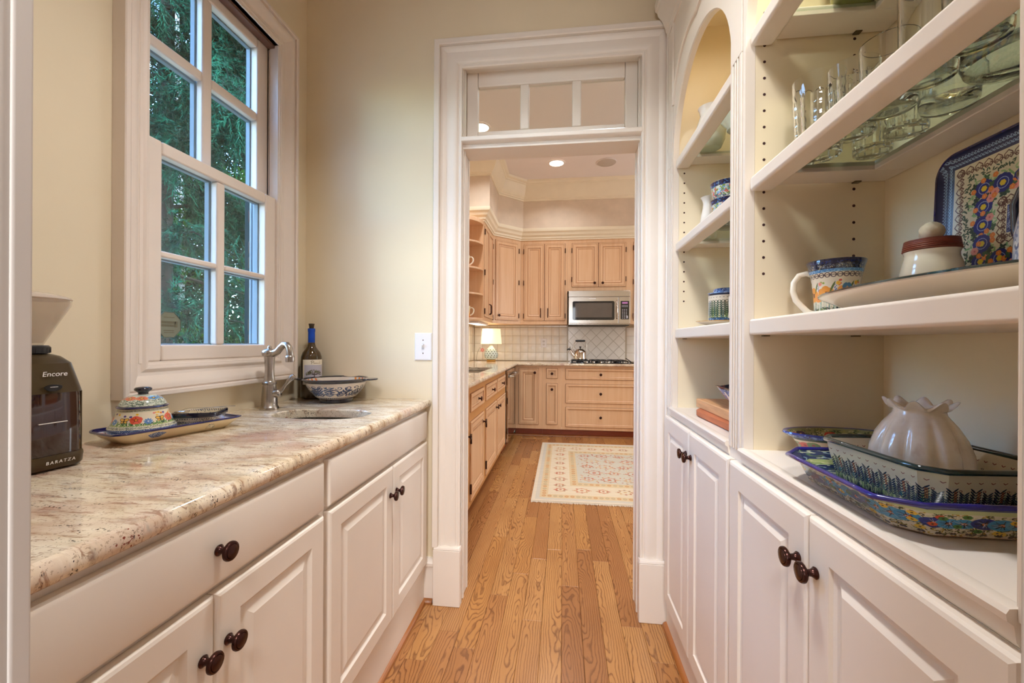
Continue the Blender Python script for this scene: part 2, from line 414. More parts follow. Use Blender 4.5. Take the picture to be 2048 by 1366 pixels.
# far doorway: moulded casing, plinths, jambs and the glazed transom over the door head
CAS = [(0, 0), (0, .012), (-.003, .015), (-.010, .015), (-.013, .011), (-.018, .011), (-.020, .014), (-.026, .0185), (-.040, .0215), (-.058, .0185), (-.070, .0165),
       (-.080, .0215), (-.088, .0245), (-.092, .0245), (-.093, .018), (-.098, .018), (-.099, .033), (-.102, .036), (-.122, .036), (-.125, .033), (-.125, 0)]
b = MB().sweep(CAS, [(DX0, .26), (DX0, DZ), (DX1, DZ), (DX1, .26)])
mapv(b, lambda x, y, z: (x, 1.855-z, y))
struct(build('trim_2', b, TRIM, smooth=25))
for sx, n in ((DX0, -1), (DX1, 1)):
    b = MB(); o1, o2 = sorted((sx-n*.006, sx+n*.118))
    b.box(o1, o2, 1.816, 1.855, 0, .25)
    b.loft([[(o1, 1.816, .25), (o2, 1.816, .25), (o2, 1.855, .25), (o1, 1.855, .25)], [(o1+.004, 1.82, .262), (o2-.004, 1.82, .262), (o2-.004, 1.855, .262), (o1+.004, 1.855, .262)]])
    struct(build('trim_3', b, TRIM, bevel=.003))
b = MB()
for sx, n in ((DX0, -1), (DX1, 1)):
    b.box(sx, sx+n*.012, 1.85, 1.992, 0, DZ+.04); b.box(sx, sx-n*.006, 1.885, 1.90, 0, DZ+.02); b.box(sx, sx-n*.004, 1.972, 1.985, 0, 2.06); b.box(sx, sx-n*.003, 1.86, 1.868, 0, DZ+.02)
b.box(DX0, DX1, 1.85, 1.992, DZ+.03, DZ+.045)
struct(build('trim_4', b, TRIM, bevel=.002))
w2 = struct(thing('window_2', 'white three-pane glazed transom above the far doorway', 'window', (-.06, 1.93, 2.06))); del w2['category']
b = MB()
b.box(DX0, DX1, 1.862, 1.99, 2.062, 2.082)
b.loft([[(DX0-.004, 1.85, 2.082), (DX1+.004, 1.85, 2.082), (DX1+.004, 1.99, 2.082), (DX0-.004, 1.99, 2.082)],
        [(DX0-.004, 1.838, 2.090), (DX1+.004, 1.838, 2.090), (DX1+.004, 1.99, 2.090), (DX0-.004, 1.99, 2.090)],
        [(DX0-.004, 1.838, 2.106), (DX1+.004, 1.838, 2.106), (DX1+.004, 1.99, 2.106), (DX0-.004, 1.99, 2.106)],
        [(DX0-.004, 1.846, 2.112), (DX1+.004, 1.846, 2.112), (DX1+.004, 1.99, 2.112), (DX0-.004, 1.99, 2.112)]])
build('transom_bar', b, TRIM, w2, bevel=.0025)
px = [(-.401, -.201), (-.160, .038), (.080, .275)]; pz = (2.174, 2.383)
b = MB(); b.box(DX0, -.401, 1.93, 1.965, 2.112, 2.46); b.box(.275, DX1, 1.93, 1.965, 2.112, 2.46); b.box(-.401, .275, 1.93, 1.965, 2.112, pz[0]); b.box(-.401, .275, 1.93, 1.965, pz[1], 2.46)
b.box(-.201, -.160, 1.93, 1.965, *pz); b.box(.038, .080, 1.93, 1.965, *pz)
build('transom_frame', b, TRIM, w2, bevel=.006)
for a0, a1 in px: build('pane', MB().box(a0-.004, a1+.004, 1.948, 1.952, pz[0]-.004, pz[1]+.004), PANE, w2)

# pantry window: picture-frame casing, jambs, two four-light sashes
w1 = struct(thing('window_1', 'white double-hung window over the granite counter', 'window', (-1.215, 1.365, 1.02))); del w1['category']
WC = [(0, -.03), (0, .008), (-.004, .010), (-.005, .013), (-.010, .014), (-.011, .017), (-.016, .018), (-.019, .017), (-.026, .012), (-.036, .013), (-.046, .021), (-.056, .030), (-.066, .034), (-.074, .034), (-.076, .029), (-.079, .029), (-.080, .040), (-.083, .042), (-.093, .042), (-.096, .039), (-.096, 0)]
b = MB().sweep(WC, [(1.088, WZ0), (1.088, WZ1), (1.642, WZ1), (1.642, WZ0)], closed=True)
mapv(b, lambda x, y, z: (-1.214+z, x, y))
build('casing', b, SASH, w1, smooth=25)
b = MB()
for y0, n in ((WY0, 1), (WY1, -1)):
    b.box(-1.345, -1.20, y0-n*.02, y0, WZ0, WZ1); b.box(-1.256, -1.251, y0, y0+n*.006, WZ0, WZ1); b.box(-1.298, -1.292, y0, y0+n*.008, WZ0, WZ1)
    b.box(-1.272, -1.268, y0, y0+n*.004, WZ0, WZ1)
b.box(-1.345, -1.20, WY0, WY1, WZ1, WZ1+.02); b.box(-1.345, -1.21, WY0, WY1, WZ0-.02, WZ0+.004); b.box(-1.38, -1.30, WY0, WY1, WZ0-.03, WZ0+.02)
build('jamb', b, SASH, w1, bevel=.001)
build('weatherstrip', MB().box(-1.254, -1.222, WY0+.01, WY1-.01, WZ1-.012, WZ1+.001), plain('brown_weatherstrip', rgb(112, 82, 68), .6), w1)
def sash(name, x0, x1, ys, zs, vm, hm):
    (a0, a1, a2, a3), (c0, c1, c2, c3) = ys, zs; b = MB()
    b.box(x0, x1, a0, a1, c0, c3); b.box(x0, x1, a2, a3, c0, c3); b.box(x0, x1, a1, a2, c0, c1); b.box(x0, x1, a1, a2, c2, c3)
    b.box(x0+.003, x1-.003, vm[0], vm[1], c1, c2)
    b.box(x0+.003, x1-.003, a1, vm[0], *hm); b.box(x0+.003, x1-.003, vm[1], a2, *hm)
    o = build(name, b, SASH, w1, bevel=.007)
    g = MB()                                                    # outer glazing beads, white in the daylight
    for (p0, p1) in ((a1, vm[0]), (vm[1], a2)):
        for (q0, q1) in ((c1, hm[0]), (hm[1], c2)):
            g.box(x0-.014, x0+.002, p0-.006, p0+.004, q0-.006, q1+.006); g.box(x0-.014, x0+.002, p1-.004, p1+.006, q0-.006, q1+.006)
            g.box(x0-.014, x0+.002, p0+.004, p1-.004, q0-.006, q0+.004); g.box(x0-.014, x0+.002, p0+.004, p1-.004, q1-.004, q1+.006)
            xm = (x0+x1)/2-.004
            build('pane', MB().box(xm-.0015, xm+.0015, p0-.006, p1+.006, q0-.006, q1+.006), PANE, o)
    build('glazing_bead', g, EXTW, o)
    return o
sash('lower_sash', -1.250, -1.214, (1.088, 1.137, 1.583, 1.644), (1.1185, 1.169, 1.748, 1.790), (1.344, 1.379), (1.437, 1.457))
sash('upper_sash', -1.292, -1.257, (1.080, 1.106, 1.588, 1.650), (1.755, 1.795, 2.395, 2.438), (1.326, 1.366), (2.092, 2.128))
# white moulded jamb outside the sash, brick return
b = MB()
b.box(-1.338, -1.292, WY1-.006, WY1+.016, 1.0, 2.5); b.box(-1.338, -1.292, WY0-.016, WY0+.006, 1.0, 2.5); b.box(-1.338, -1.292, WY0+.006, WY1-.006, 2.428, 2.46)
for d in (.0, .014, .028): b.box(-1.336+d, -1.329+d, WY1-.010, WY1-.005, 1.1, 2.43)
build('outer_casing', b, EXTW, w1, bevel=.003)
wo = wall_boxes('wall_outside', plain('mortar', rgb(84, 80, 72), .9, var=.12, vscale=30, spec=.05), (-1.357, -1.346, WY1+.017, 1.99, 0, 3.2), (-1.357, -1.346, .19, WY0-.017, 0, 3.2), (-1.357, -1.346, WY0-.017, WY1+.017, 2.47, 3.2), (-1.357, -1.346, WY0-.017, WY1+.017, 0, 1.05))
BR = [plain('brick', c, .85, var=.15, vscale=25, bmp=.4, bscale=50, spec=.05) for c in (rgb(60, 52, 46), rgb(68, 56, 50), rgb(54, 50, 44), rgb(70, 48, 44))]
bb = MB().box(-.010, .010, -.098, .098, -.029, .029)
bms = [build('brick', bb, m, wo, world=False, bevel=.008) for m in BR]
bs = rr; k = 0
for i in range(33):
    z = .98+i*.068; src = bms[k % 4]; k += 1
    o = src if i < 4 else inst('brick', src.data, wo)
    o.location = (-1.353+bs.uniform(-.002, .001), WY1+.110+bs.uniform(-.003, .005), z); o.rotation_euler = (bs.uniform(-.02, .02), 0, bs.uniform(-.03, .03))
    if i >= 4:
        m = o.modifiers.new('bevel', 'BEVEL'); m.width = .008; m.segments = 2
# baseboards and stained shoe moulding
b = MB().sweep([(0, 0), (.016, 0), (.016, .16), (.022, .165), (.022, .178), (.016, .184), (.010, .20), (0, .20)], [(-.62, 1.855), (DX0-.12, 1.855)])
struct(build('baseboard_middle', b, TRIM, smooth=30))
Q = [(0, 0), (.018, 0), (.017, .006), (.013, .013), (.006, .018), (0, .019)]
struct(build('trim_5', MB().sweep(Q, [(-.6255, .33), (-.6255, 1.839), (-.58, 1.839)]), SHOE, smooth=50))
struct(build('trim_6', MB().sweep(Q, [(.438, 1.812), (.438, .33)]), SHOE, smooth=50))

# ================================================================== PANTRY CABINETS
GLAZE = plain('brown_glaze_in_grooves', rgb(168, 116, 78), .45)
def lin_rings(w, h, kind):
    """door-front rings (inset -> depth); depth 0 is the face, negative goes into the door"""
    if kind == 'left':   r = [(0, -.019), (0, -.006), (.003, -.002), (.008, 0), (.055, 0), (.060, -.005), (.064, -.0075), (.068, -.0075), (.088, -.0015), (.090, -.0005)]
    elif kind == 'right': r = [(0, -.019), (0, -.006), (.003, -.002), (.008, 0), (.058, 0), (.060, -.006), (.066, -.0085), (.072, -.0085), (.088, -.001), (.089, -.001)]
    elif kind == 'slab': r = [(0, -.019), (0, -.006), (.003, -.002), (.009, 0)]
    elif kind == 'maple': r = [(0, -.019), (0, -.002), (.002, 0), (.012, 0), (.014, -.003), (.017, 0), (.048, 0), (.050, -.007), (.054, -.0075), (.056, -.003), (.062, -.003), (.076, -.009), (.080, -.009)]
    elif kind == 'mapled': r = [(0, -.019), (0, -.002), (.002, 0), (.022, 0), (.024, -.006), (.028, -.006), (.034, -.010), (.036, -.010)]
    return [(i, w-i, i, h-i, d) for i, d in r]
def fmap(axis, sgn, o):
    """local panel coords -> world. axis 'x': panel in the YZ plane facing sgn*X; 'y': XZ plane facing sgn*Y"""
    if axis == 'x': return lambda a, b, d: (o[0]+sgn*d, o[1]+a, o[2]+b)
    return lambda a, b, d: (o[0]+a, o[1]+sgn*d, o[2]+b)
def panel(name, axis, sgn, face, a0, a1, z0, z1, kind, mat, parent, bevel=0):
    o = (face, a0, z0) if axis == 'x' else (a0, face, z0)
    dk = {'maple': (4, 7, 11), 'mapled': (3, 6)}.get(kind, ())
    b = MB().rects(lin_rings(a1-a0, z1-z0, kind), fmap(axis, sgn, o), dk)
    return build(name, b, [mat, GLAZE] if dk else mat, parent, smooth=20)
kb = MB().lathe([(.0095, 0), (.0100, .002), (.0080, .004), (.0058, .008), (.0055, .013), (.0075, .017), (.0140, .0185), (.0168, .021), (.0172, .024), (.0160, .0265), (.0130, .0272), (.0122, .0262), (.0118, .0275), (.007, .0287), (.0005, .029)], 20)
KNOBM = None
def knob(parent, loc, axis, sgn, mat=None, s=1.0):
    global KNOBM
    rot = {('x', 1): (0, PI/2, 0), ('x', -1): (0, -PI/2, 0), ('y', -1): (PI/2, 0, 0)}[(axis, sgn)]
    if KNOBM is None:
        o = build('knob', kb, BRONZE, None, smooth=40); KNOBM = o.data; bpy.data.objects.remove(o)
    me = KNOBM
    if mat is not None:
        key = 'knob_'+mat.name
        me = bpy.data.meshes.get(key)
        if me is None: me = KNOBM.copy(); me.name = key; me.materials.clear(); me.materials.append(mat)
    return inst('knob', me, parent, loc, rot, (s, s, s))

FX = -.62                                                     # left cabinet face frame; fronts stand on it
def left_unit(label, y0, y1, dy0, dy1, seam, drawer_knob):
    t = thing('base_cabinet', label, 'cabinet', (FX, (y0+y1)/2, 0), group=None)
    b = MB(); b.box(-1.21, FX, y0, y1, 0, .70)
    b.box(-.66, FX, y0, y1, .70, .888)
    b.box(-1.21, -.66, y0, y0+.018, .70, .888); b.box(-1.21, -.66, y1-.018, y1, .70, .888)
    build('body', b, CABW, t)
    d = panel('drawer', 'x', 1, FX+.02, dy0, dy1, .750, .872, 'slab', CABW, t)
    if drawer_knob: knob(d, (FX+.02, (dy0+dy1)/2, .812), 'x', 1)
    for a0, a1, ky in ((dy0, seam-.001, seam-.027), (seam+.001, dy1, seam+.027)):
        o = panel('door', 'x', 1, FX+.02, a0, a1, .185, .736, 'left', CABW, t)
        knob(o, (FX+.02, ky, .640), 'x', 1)
    return t
left_unit('near white base cabinet with one knobbed drawer, under the coffee grinder end of the counter', .330, 1.013, .336, 1.002, .664, True)
left_unit('far white base cabinet with a knobless false drawer front below the bar sink', 1.013, 1.852, 1.026, 1.818, 1.437, False)

# granite worktop with the sink hole
wt = MB(); cxs, cys, ra, rb = -.865, 1.42, .172, .103
def sell(a, k=2.6): c, s = math.cos(a), math.sin(a); return (cxs+ra*math.copysign(abs(c)**(2/k), c), cys+rb*math.copysign(abs(s)**(2/k), s))
X0, X1, Y0, Y1 = -1.213, -.612, .327, 1.853
angs = sorted([2*PI*i/96 for i in range(96)]+[math.atan2(y-cys, x-cxs) % (2*PI) for x in (X0, X1) for y in (Y0, Y1)])
inn, out = [], []
for a in angs:
    c, s = math.cos(a), math.sin(a); inn.append(sell(a))
    k = min([q for q in ((X1-cxs)/c if c > 1e-9 else 9, (X0-cxs)/c if c < -1e-9 else 9, (Y1-cys)/s if s > 1e-9 else 9, (Y0-cys)/s if s < -1e-9 else 9)])
    out.append((cxs+c*k, cys+s*k))
zt, zb = .92, .889
R = lambda L, z: [(p[0], p[1], z) for p in L]
sc_ = lambda L, k, z: [(cxs+(p[0]-cxs)*k, cys+(p[1]-cys)*k, z) for p in L]
wt.loft([R(out, zb), R(out, zt), sc_(inn, 1.02, zt), sc_(inn, 1.003, zt-.003), R(inn, zt-.008), R(inn, zb), R(out, zb)], False, False)
nose = [(0, zb), (.010, zb), (.014, zb+.003), (.0165, zb+.009), (.0165, zb+.018), (.014, zb+.025), (.009, zb+.0295), (0, zt)]
wt.sweep(nose, [(X1, Y0), (X1, Y1)])
tag(build('granite_worktop', wt, GRAN, smooth=30), 'long speckled granite worktop with rounded front edge over the white base cabinets', 'countertop')
b = MB(); sk = []
for k, z in ((1.06, zb-.001), (1.06, zb-.004), (1.0, zb-.006), (.97, .80), (.93, .755), (.80, .738), (.1, .733)): sk.append(sc_(inn, k, z))
b.loft(sk, False, True)
tag(build('bar_sink', b, STEEL, smooth=40), 'small oval stainless steel bar sink set under the granite worktop', 'sink')

# ------------------------------------------------------------------ right-hand built-in: base cabinets
BX, BB = .437, .752                                            # face-frame plane, cabinet back
def right_base(label, y0, y1, d0, d1, seam, kz):
    t = thing('base_cabinet', label, 'cabinet', (BX, (y0+y1)/2, 0))
    b = MB().box(BX, BB, y0, y1, 0, .889)
    build('body', b, CABW, t)
    for a0, a1, ky in ((d0, seam-.001, seam-.026), (seam+.001, d1, seam+.026)):
        o = panel('door', 'x', -1, BX-.019, a0, a1, .13, .888, 'right', CABW, t)
        knob(o, (BX-.019, ky, kz), 'x', -1)
    return t
right_base('far white double-door base cabinet below the arched bookcase beside the doorway', 1.116, 1.812, 1.122, 1.775, 1.450, .808)
right_base('near white double-door base cabinet below the glass-shelved bookcase with the baking dishes', .330, 1.1155, .4385, 1.113, .772, .802)

# ------------------------------------------------------------------ bookcases above
ZD = .925                                                      # deck height
SPR, RISE = 1.925, .285
def arch_z(y, c, half): return SPR+RISE*math.sqrt(max(0, 1-((y-c)/half)**2))
TAN = plain('cream_bookcase_interior', rgb(230, 217, 188), .6, var=.015, vscale=3)
def bookcase(label, y0, y1, o0, o1, pegs, shelves, clips):
    """y0..y1 carcass, o0..o1 opening; root at deck"""
    t = thing('bookcase', label, 'bookcase', (BX, (y0+y1)/2, ZD))
    c, half = (o0+o1)/2, (o1-o0)/2
    # carcass: sides, back, top
    build('side_panel', MB().box(BX+.0225, BB, o1, y1, ZD, 2.46), TAN, t)
    build('side_panel', MB().box(BX+.0225, BB, y0, o0, ZD, 2.46), TAN, t)
    build('back_panel', MB().box(BB-.007, BB, o0, o1, ZD, 2.46), TAN, t)
    build('top_panel', MB().box(BX+.02, BB, o0, o1, 2.44, 2.46), TAN, t)
    # face frame with an arched head
    b = MB(); n = 28
    ys = [o0+(o1-o0)*(.5-.5*math.cos(PI*k/n)) for k in range(n+1)]
    for x, fl in ((BX-.0, 1), (BX+.02, 0)):
        pass
    V = []; F = []
    for k, y in enumerate(ys):
        za = arch_z(y, c, half)
        V += [(BX, y, 2.50), (BX, y, za+.004 if 0 < k < n else za), (BX+.004, y, za), (BX+.022, y, za), (BX+.022, y, 2.50)]
    for k in range(n):
        a = k*5; F += [(a+j, a+j+1, a+6+j, a+5+j) for j in range(4)]
    b.add(V, F)
    for s0, s1 in ((o1, y1), (y0, o0)):
        b.box(BX, BX+.022, s0, s1, ZD-.0355, 2.50)
    build('face_frame', b, CABW, t, smooth=30)
    # fluted faces on the stiles
    for s0, s1, top in ((o1+.006, y1-.002, 1.90), (y0+.0005, o0-.004, 1.90)):
        wd = s1-s0
        if wd < .03: continue
        m = (s0+s1)/2; e = .0035; pts = []
        nf = 3; fw = .0085; gap = .0065 if wd > .06 else .004; tot = nf*fw+(nf-1)*gap; q = m-tot/2
        b = MB(); prev = s0
        for k in range(nf):
            a = q+k*(fw+gap); b.box(BX-e, BX, prev, a, ZD-.01, top-.0006); prev = a+fw
        b.box(BX-e, BX, prev, s1, ZD-.01, top-.0006); b.box(BX-e, BX, s0, s1, top, 2.46)
        build('fluted_pilaster', b, CABW, t, bevel=.0012)
    # deck with a moulded nosing
    b = MB(); b.box(BX+.004, BB-.007, o0, o1, ZD-.018, ZD)
    b.sweep([(0, ZD-.0355), (.004, ZD-.030), (.006, ZD-.014), (.012, ZD-.010), (.013, ZD-.003), (.010, ZD+.002), (0, ZD+.003), (-.012, ZD)], [(BX-.0, o1+.004), (BX-.0, o0-.004)])
    build('deck', b, CABW, t, smooth=30)
    # spandrel moulding: raised lines that follow the arch
    b = MB(); L = []
    for k in range(3, 12):
        y = ys[n-k]; L.append((BX-.003, y+.014, arch_z(y, c, half)+.10))
    P = [(y, arch_z(y, c, half)+.075+.07*abs((y-c)/half)) for y in ys[n//2:n-1]]
    for sgn in (1, -1):
        b.tube([(BX-.003, c+sgn*(p[0]-c), p[1]) for p in P], .006, 6)
        e_ = P[-1]; b.tube([(BX-.003, c+sgn*(e_[0]-c), e_[1]), (BX-.003, c+sgn*(e_[0]-c), 2.47), (BX-.003, c+sgn*(P[0][0]-c+.0), 2.47)], .006, 6)
    build('arch_moulding', b, CABW, t, smooth=40)
    # cornice
    b = MB().sweep([(0, 2.46), (.006, 2.46), (.008, 2.475), (.014, 2.48), (.018, 2.50), (.030, 2.53), (.046, 2.55), (.050, 2.565), (.058, 2.57), (.060, 2.60), (-.02, 2.60), (-.02, 2.46)], [(BX, min(y1, 1.812)), (BX, y0)])
    build('cornice', b, CABW, t, smooth=25)
    # peg holes: tiny, joined
    b = MB()
    for yy, nrm in ((o1, -1), (o0, 1)):
        for xx in (.480, .679):
            for k in range(pegs[0], pegs[1]):
                z = 1.35+k*.0393
                b.loft([[(xx+r*math.cos(2*PI*j/10), yy+nrm*h_, z+r*math.sin(2*PI*j/10)) for j in range(10)] for r, h_ in ((.0034, -.004), (.0034, .0004))], True, True, flip=nrm > 0)
    stuff(build('peg_hole', b, HOLE, t))
    for kind, zz in shelves:
        a0, a1 = o0+.004, o1-.003
        if kind == 'glass':
            b = MB()
            rl = MB().box(.446, .497, a0, a1, zz-.030, zz+.005)
            fr = MB(); fr.box(.497, BB-.009, a1-.072, a1, zz-.016, zz+.004); fr.box(.497, BB-.009, a0, a0+.072, zz-.016, zz+.004); fr.box(.672, BB-.009, a0+.072, a1-.072, zz-.016, zz+.004)
            s = build('shelf', rl, CABW, t, bevel=.007, seg=3)
            build('shelf_frame', fr, CABW, s, bevel=.002)
            build('glass_pane', MB().box(.4972, .6718, a0+.0722, a1-.0722, zz-.006, zz), SHELFG, s)
            zcl = zz-.019
        else:
            s = build('shelf', MB().box(.446, BB-.009, a0, a1, zz-.038, zz), CABW, t, bevel=.006, seg=3)
            zcl = zz-.041
        for yy, q in ((a1, -1), (a0, 1)):
            for xx in (.482, .679):
                cb_ = MB().box(xx-.007, xx+.007, yy, yy+q*.012, zcl, zcl+.0025); build('shelf_clip', cb_, BRASS, s)
    return t
bookcase('far white arched bookcase with fluted stiles standing beside the kitchen doorway', 1.086, 1.812, 1.158, 1.738, (0, 15), (('glass', 1.908), ('glass', 1.577), ('wood', 1.240)), 1)
bookcase('near white bookcase with two glass shelves, nearest the camera on the right', .330, 1.085, .459, 1.072, (0, 26), (('glass', 1.926), ('glass', 1.577), ('wood', 1.240)), 1)

# ================================================================== PRINTED CERAMICS: patterns drawn in code
class Cv:
    """small drawing surface; x wraps around; y = 0 is the foot of the piece"""
    def __init__(s, w, h, bg): s.w, s.h = w, h; s.a = np.zeros((h, w, 3), np.float32); s.a[:] = np.array(bg)/255.0
    def _m(s, x0, x1, y0, y1):
        xs = np.arange(int(math.floor(x0)), int(math.ceil(x1))+1); ys = np.arange(max(0, int(y0)), min(s.h, int(math.ceil(y1))+1))
        return xs, ys
    def _put(s, xs, ys, mask, c):
        if len(ys) == 0: return
        X = np.broadcast_to(xs[None, :] % s.w, mask.shape)[mask]; Y = np.broadcast_to(ys[:, None], mask.shape)[mask]
        s.a[Y, X] = np.array(c)/255.0
    def ell(s, x, y, rx, ry, c, rot=0):
        R = max(rx, ry)+1; xs, ys = s._m(x-R, x+R, y-R, y+R)
        dx = xs[None, :]-x; dy = ys[:, None]-y; cr, sr = math.cos(rot), math.sin(rot)
        s._put(xs, ys, ((dx*cr+dy*sr)/rx)**2+((-dx*sr+dy*cr)/ry)**2 <= 1, c)
    def dot(s, x, y, r, c): s.ell(x, y, r, r, c)
    def ring(s, x, y, r, wd, c):
        R = r+wd; xs, ys = s._m(x-R, x+R, y-R, y+R); d = np.hypot(xs[None, :]-x, ys[:, None]-y)
        s._put(xs, ys, abs(d-r) <= wd/2, c)
    def seg(s, x0, y0, x1, y1, wd, c, w2=None):
        w2 = wd if w2 is None else w2; R = max(wd, w2); xs, ys = s._m(min(x0, x1)-R, max(x0, x1)+R, min(y0, y1)-R, max(y0, y1)+R)
        dx, dy = x1-x0, y1-y0; L = dx*dx+dy*dy+1e-9
        t = np.clip(((xs[None, :]-x0)*dx+(ys[:, None]-y0)*dy)/L, 0, 1)
        d = np.hypot(xs[None, :]-x0-t*dx, ys[:, None]-y0-t*dy); s._put(xs, ys, d <= (wd+(w2-wd)*t)/2, c)
    def path(s, pts, wd, c):
        for a, b in zip(pts, pts[1:]): s.seg(a[0], a[1], b[0], b[1], wd, c)
    def band(s, y0, y1, c): s.a[int(y0):int(y1)] = np.array(c)/255.0
    def spiral(s, x, y, r, wd, c, turns=1.3, a0=0, dirn=1):
        s.path([(x+r*(1-.8*k/14)*math.cos(a0+dirn*turns*2*PI*k/14), y+r*(1-.8*k/14)*math.sin(a0+dirn*turns*2*PI*k/14)) for k in range(15)], wd, c)
    def flower(s, x, y, r, n, c, cc, line=None, a0=0, wide=.52):
        for k in range(n):
            a = a0+2*PI*k/n; s.ell(x+.56*r*math.cos(a), y+.56*r*math.sin(a), .48*r, wide*r*math.sin(PI/n)*1.9, c, a)
        if line:
            for k in range(n):
                a = a0+2*PI*k/n; s.seg(x+.2*r*math.cos(a), y+.2*r*math.sin(a), x+.75*r*math.cos(a), y+.75*r*math.sin(a), max(1, r*.06), line)
        s.dot(x, y, r*.27, cc)
        if line: s.ring(x, y, r*.27, max(1, r*.09), line)
    def leaf(s, x, y, L, wd, ang, c): s.ell(x+L/2*math.cos(ang), y+L/2*math.sin(ang), L/2, wd/2, c, ang)
    def frond(s, x, y, L, ang, c, n=5, wd=3):
        s.seg(x, y, x+L*math.cos(ang), y+L*math.sin(ang), 1.5, c)
        for k in range(n):
            t = (k+.6)/n; px, py = x+L*t*math.cos(ang), y+L*t*math.sin(ang)
            for q in (1, -1): s.leaf(px, py, L*.34, wd, ang+q*.75, c)
    def scribble(s, x0, x1, y0, y1, n, cols, size=4, wd=1.6, rnd=random):
        for _ in range(n):
            x, y = rnd.uniform(x0, x1), rnd.uniform(y0, y1); a = rnd.uniform(0, 6.3); c = rnd.choice(cols)
            s.path([(x+size*math.cos(a+k*.9)*(1-k*.12), y+size*math.sin(a+k*.9)*(1-k*.12)) for k in range(5)], wd, c)
    def scales(s, y0, y1, dx, dy, wd, c):
        r = 0; y = y0
        while y < y1:
            x = (r % 2)*dx/2
            while x < s.w:
                s.path([(x+dx*.5*math.cos(PI*k/5), y+dy*.9*math.sin(PI*k/5)) for k in range(6)], wd, c); x += dx
            y += dy; r += 1
    def hearts(s, y, size, n, c, wd, up=1):
        for k in range(n):
            x = s.w*(k+.5)/n; r = size*.27
            for q in (1, -1):
                s.path([(x, y+up*size*.55), (x+q*size*.40, y+up*size*.12), (x+q*size*.45, y-up*size*.18), (x+q*size*.25, y-up*size*.38)], wd, c)
                s.spiral(x+q*size*.2, y-up*size*.15, r, wd, c, 1.1, -up*PI/2, q)
    def image(s, name):
        im = bpy.data.images.new(name, s.w, s.h); px = np.ones((s.h, s.w, 4), np.float32); px[..., :3] = s.a
        im.pixels.foreach_set(px.ravel()); im.update(); im.pack(); return im
def printed(name, cv, rough=.12, coat=.6, var=.06):
    m, t, p = nodes(name)
    uv = N(t, 'ShaderNodeUVMap'); im = N(t, 'ShaderNodeTexImage'); im.image = cv.image(name); t.links.new(uv.outputs[0], im.inputs[0])
    g = noise(t, mapping(t), 25, 3)
    c = mix(t, math_(t, 'MULTIPLY', g, var*2), im.outputs[0], rgb(60, 50, 45))
    t.links.new(c, p.inputs['Base Color']); p.inputs['Roughness'].default_value = rough; p.inputs['Coat Weight'].default_value = coat; return m
IV, BLU, LBL, NVY, GRN, DGR, RED, ORG, YEL, PNK = (232, 220, 196), (44, 62, 140), (112, 160, 206), (26, 28, 70), (120, 158, 84), (40, 72, 52), (206, 66, 48), (232, 136, 52), (236, 190, 60), (232, 150, 138)
rnd = random.Random(3)

# ------------------------------------------------------------------ coffee grinder
GT = (-1.085, .722, .92)
t = thing('coffee_grinder', 'dark coffee grinder with tinted bean hopper, cut off by the left door jamb', 'coffee grinder', GT, (0, 0, math.radians(-6)))
GB = plain('grinder_dark_bronze', rgb(70, 56, 34), .28, .35, var=.12, vscale=10)
BINM = plain('tinted_bin_plastic', rgb(46, 22, 14), .06, var=.2, vscale=9, coat=.6)
m, tt, p = nodes('smoked_hopper_plastic'); HOP = m; p.inputs['Base Color'].default_value = rgb(190, 168, 150); p.inputs['Roughness'].default_value = .08; p.inputs['Alpha'].default_value = .26; p.inputs['Coat Weight'].default_value = .3
def gr_ring(hw, hd, z, bow=.012, cx=0):
    """rounded body section; front (+x) bows out"""
    L = []
    for q in rrect(2*hd, 2*hw, .018, 5, z, cx): L.append((q[0]+(bow*(1-(q[1]/hw)**2) if q[0] > cx else 0), q[1], z))
    return L
b = MB().loft([gr_ring(.058, .070, .004), gr_ring(.0605, .074, .009), gr_ring(.0615, .075, .026), gr_ring(.0610, .074, .031)])
build('base', b, GB, t, world=False, smooth=40)
b = MB().loft([gr_ring(.0590, .070, .031), gr_ring(.0590, .071, .09), gr_ring(.0575, .070, .155)])
build('grounds_bin', b, BINM, t, world=False, smooth=40)
for s in (1, -1):
    b = MB().box(-.073, .058, s*.0592, s*.0622, .030, .155); build('side_rail', b, GB, t, world=False, bevel=.001)
b = MB().loft([gr_ring(.0600, .072, .155), gr_ring(.0592, .071, .160), gr_ring(.0500, .058, .214), gr_ring(.0470, .055, .218, .008), gr_ring(.0400, .045, .228, .004), gr_ring(.033, .034, .232, .001)])
build('upper_body', b, GB, t, world=False, smooth=30)
b = MB().lathe([(.030, .231), (.031, .232), (.036, .234), (.037, .247), (.034, .250), (.028, .250)], 28)
for k in range(24):
    a = 2*PI*k/24; b.box(.0355*math.cos(a)-.0015, .0355*math.cos(a)+.0015, .0355*math.sin(a)-.0015, .0355*math.sin(a)+.0015, .235, .246)
build('grind_collar', b, BLACK, t, world=False, smooth=40)
b = MB().lathe([(.026, .248), (.028, .253), (.055, .310), (.0665, .333), (.068, .344), (.066, .346), (.0655, .344), (.064, .334), (.053, .311), (.026, .255)], 36, cap0=False, cap1=False)
build('hopper', b, HOP, t, world=False, smooth=40)
b = MB().lathe([(.0675, .344), (.0690, .346), (.066, .350), (.045, .357), (.015, .361), (.001, .3615)], 36, cap0=True)
build('hopper_lid', b, plain('tinted_lid', rgb(188, 174, 160), .15, var=.04, coat=.3), t, world=False, smooth=50)
b = MB()
L = [(.004*0, .016*math.cos(2*PI*k/24), .010*math.sin(2*PI*k/24)*(1 if math.sin(2*PI*k/24) < 0 else .55)) for k in range(24)]
WH = plain('white_lettering', rgb(225, 222, 218), .5)
fx = .0815
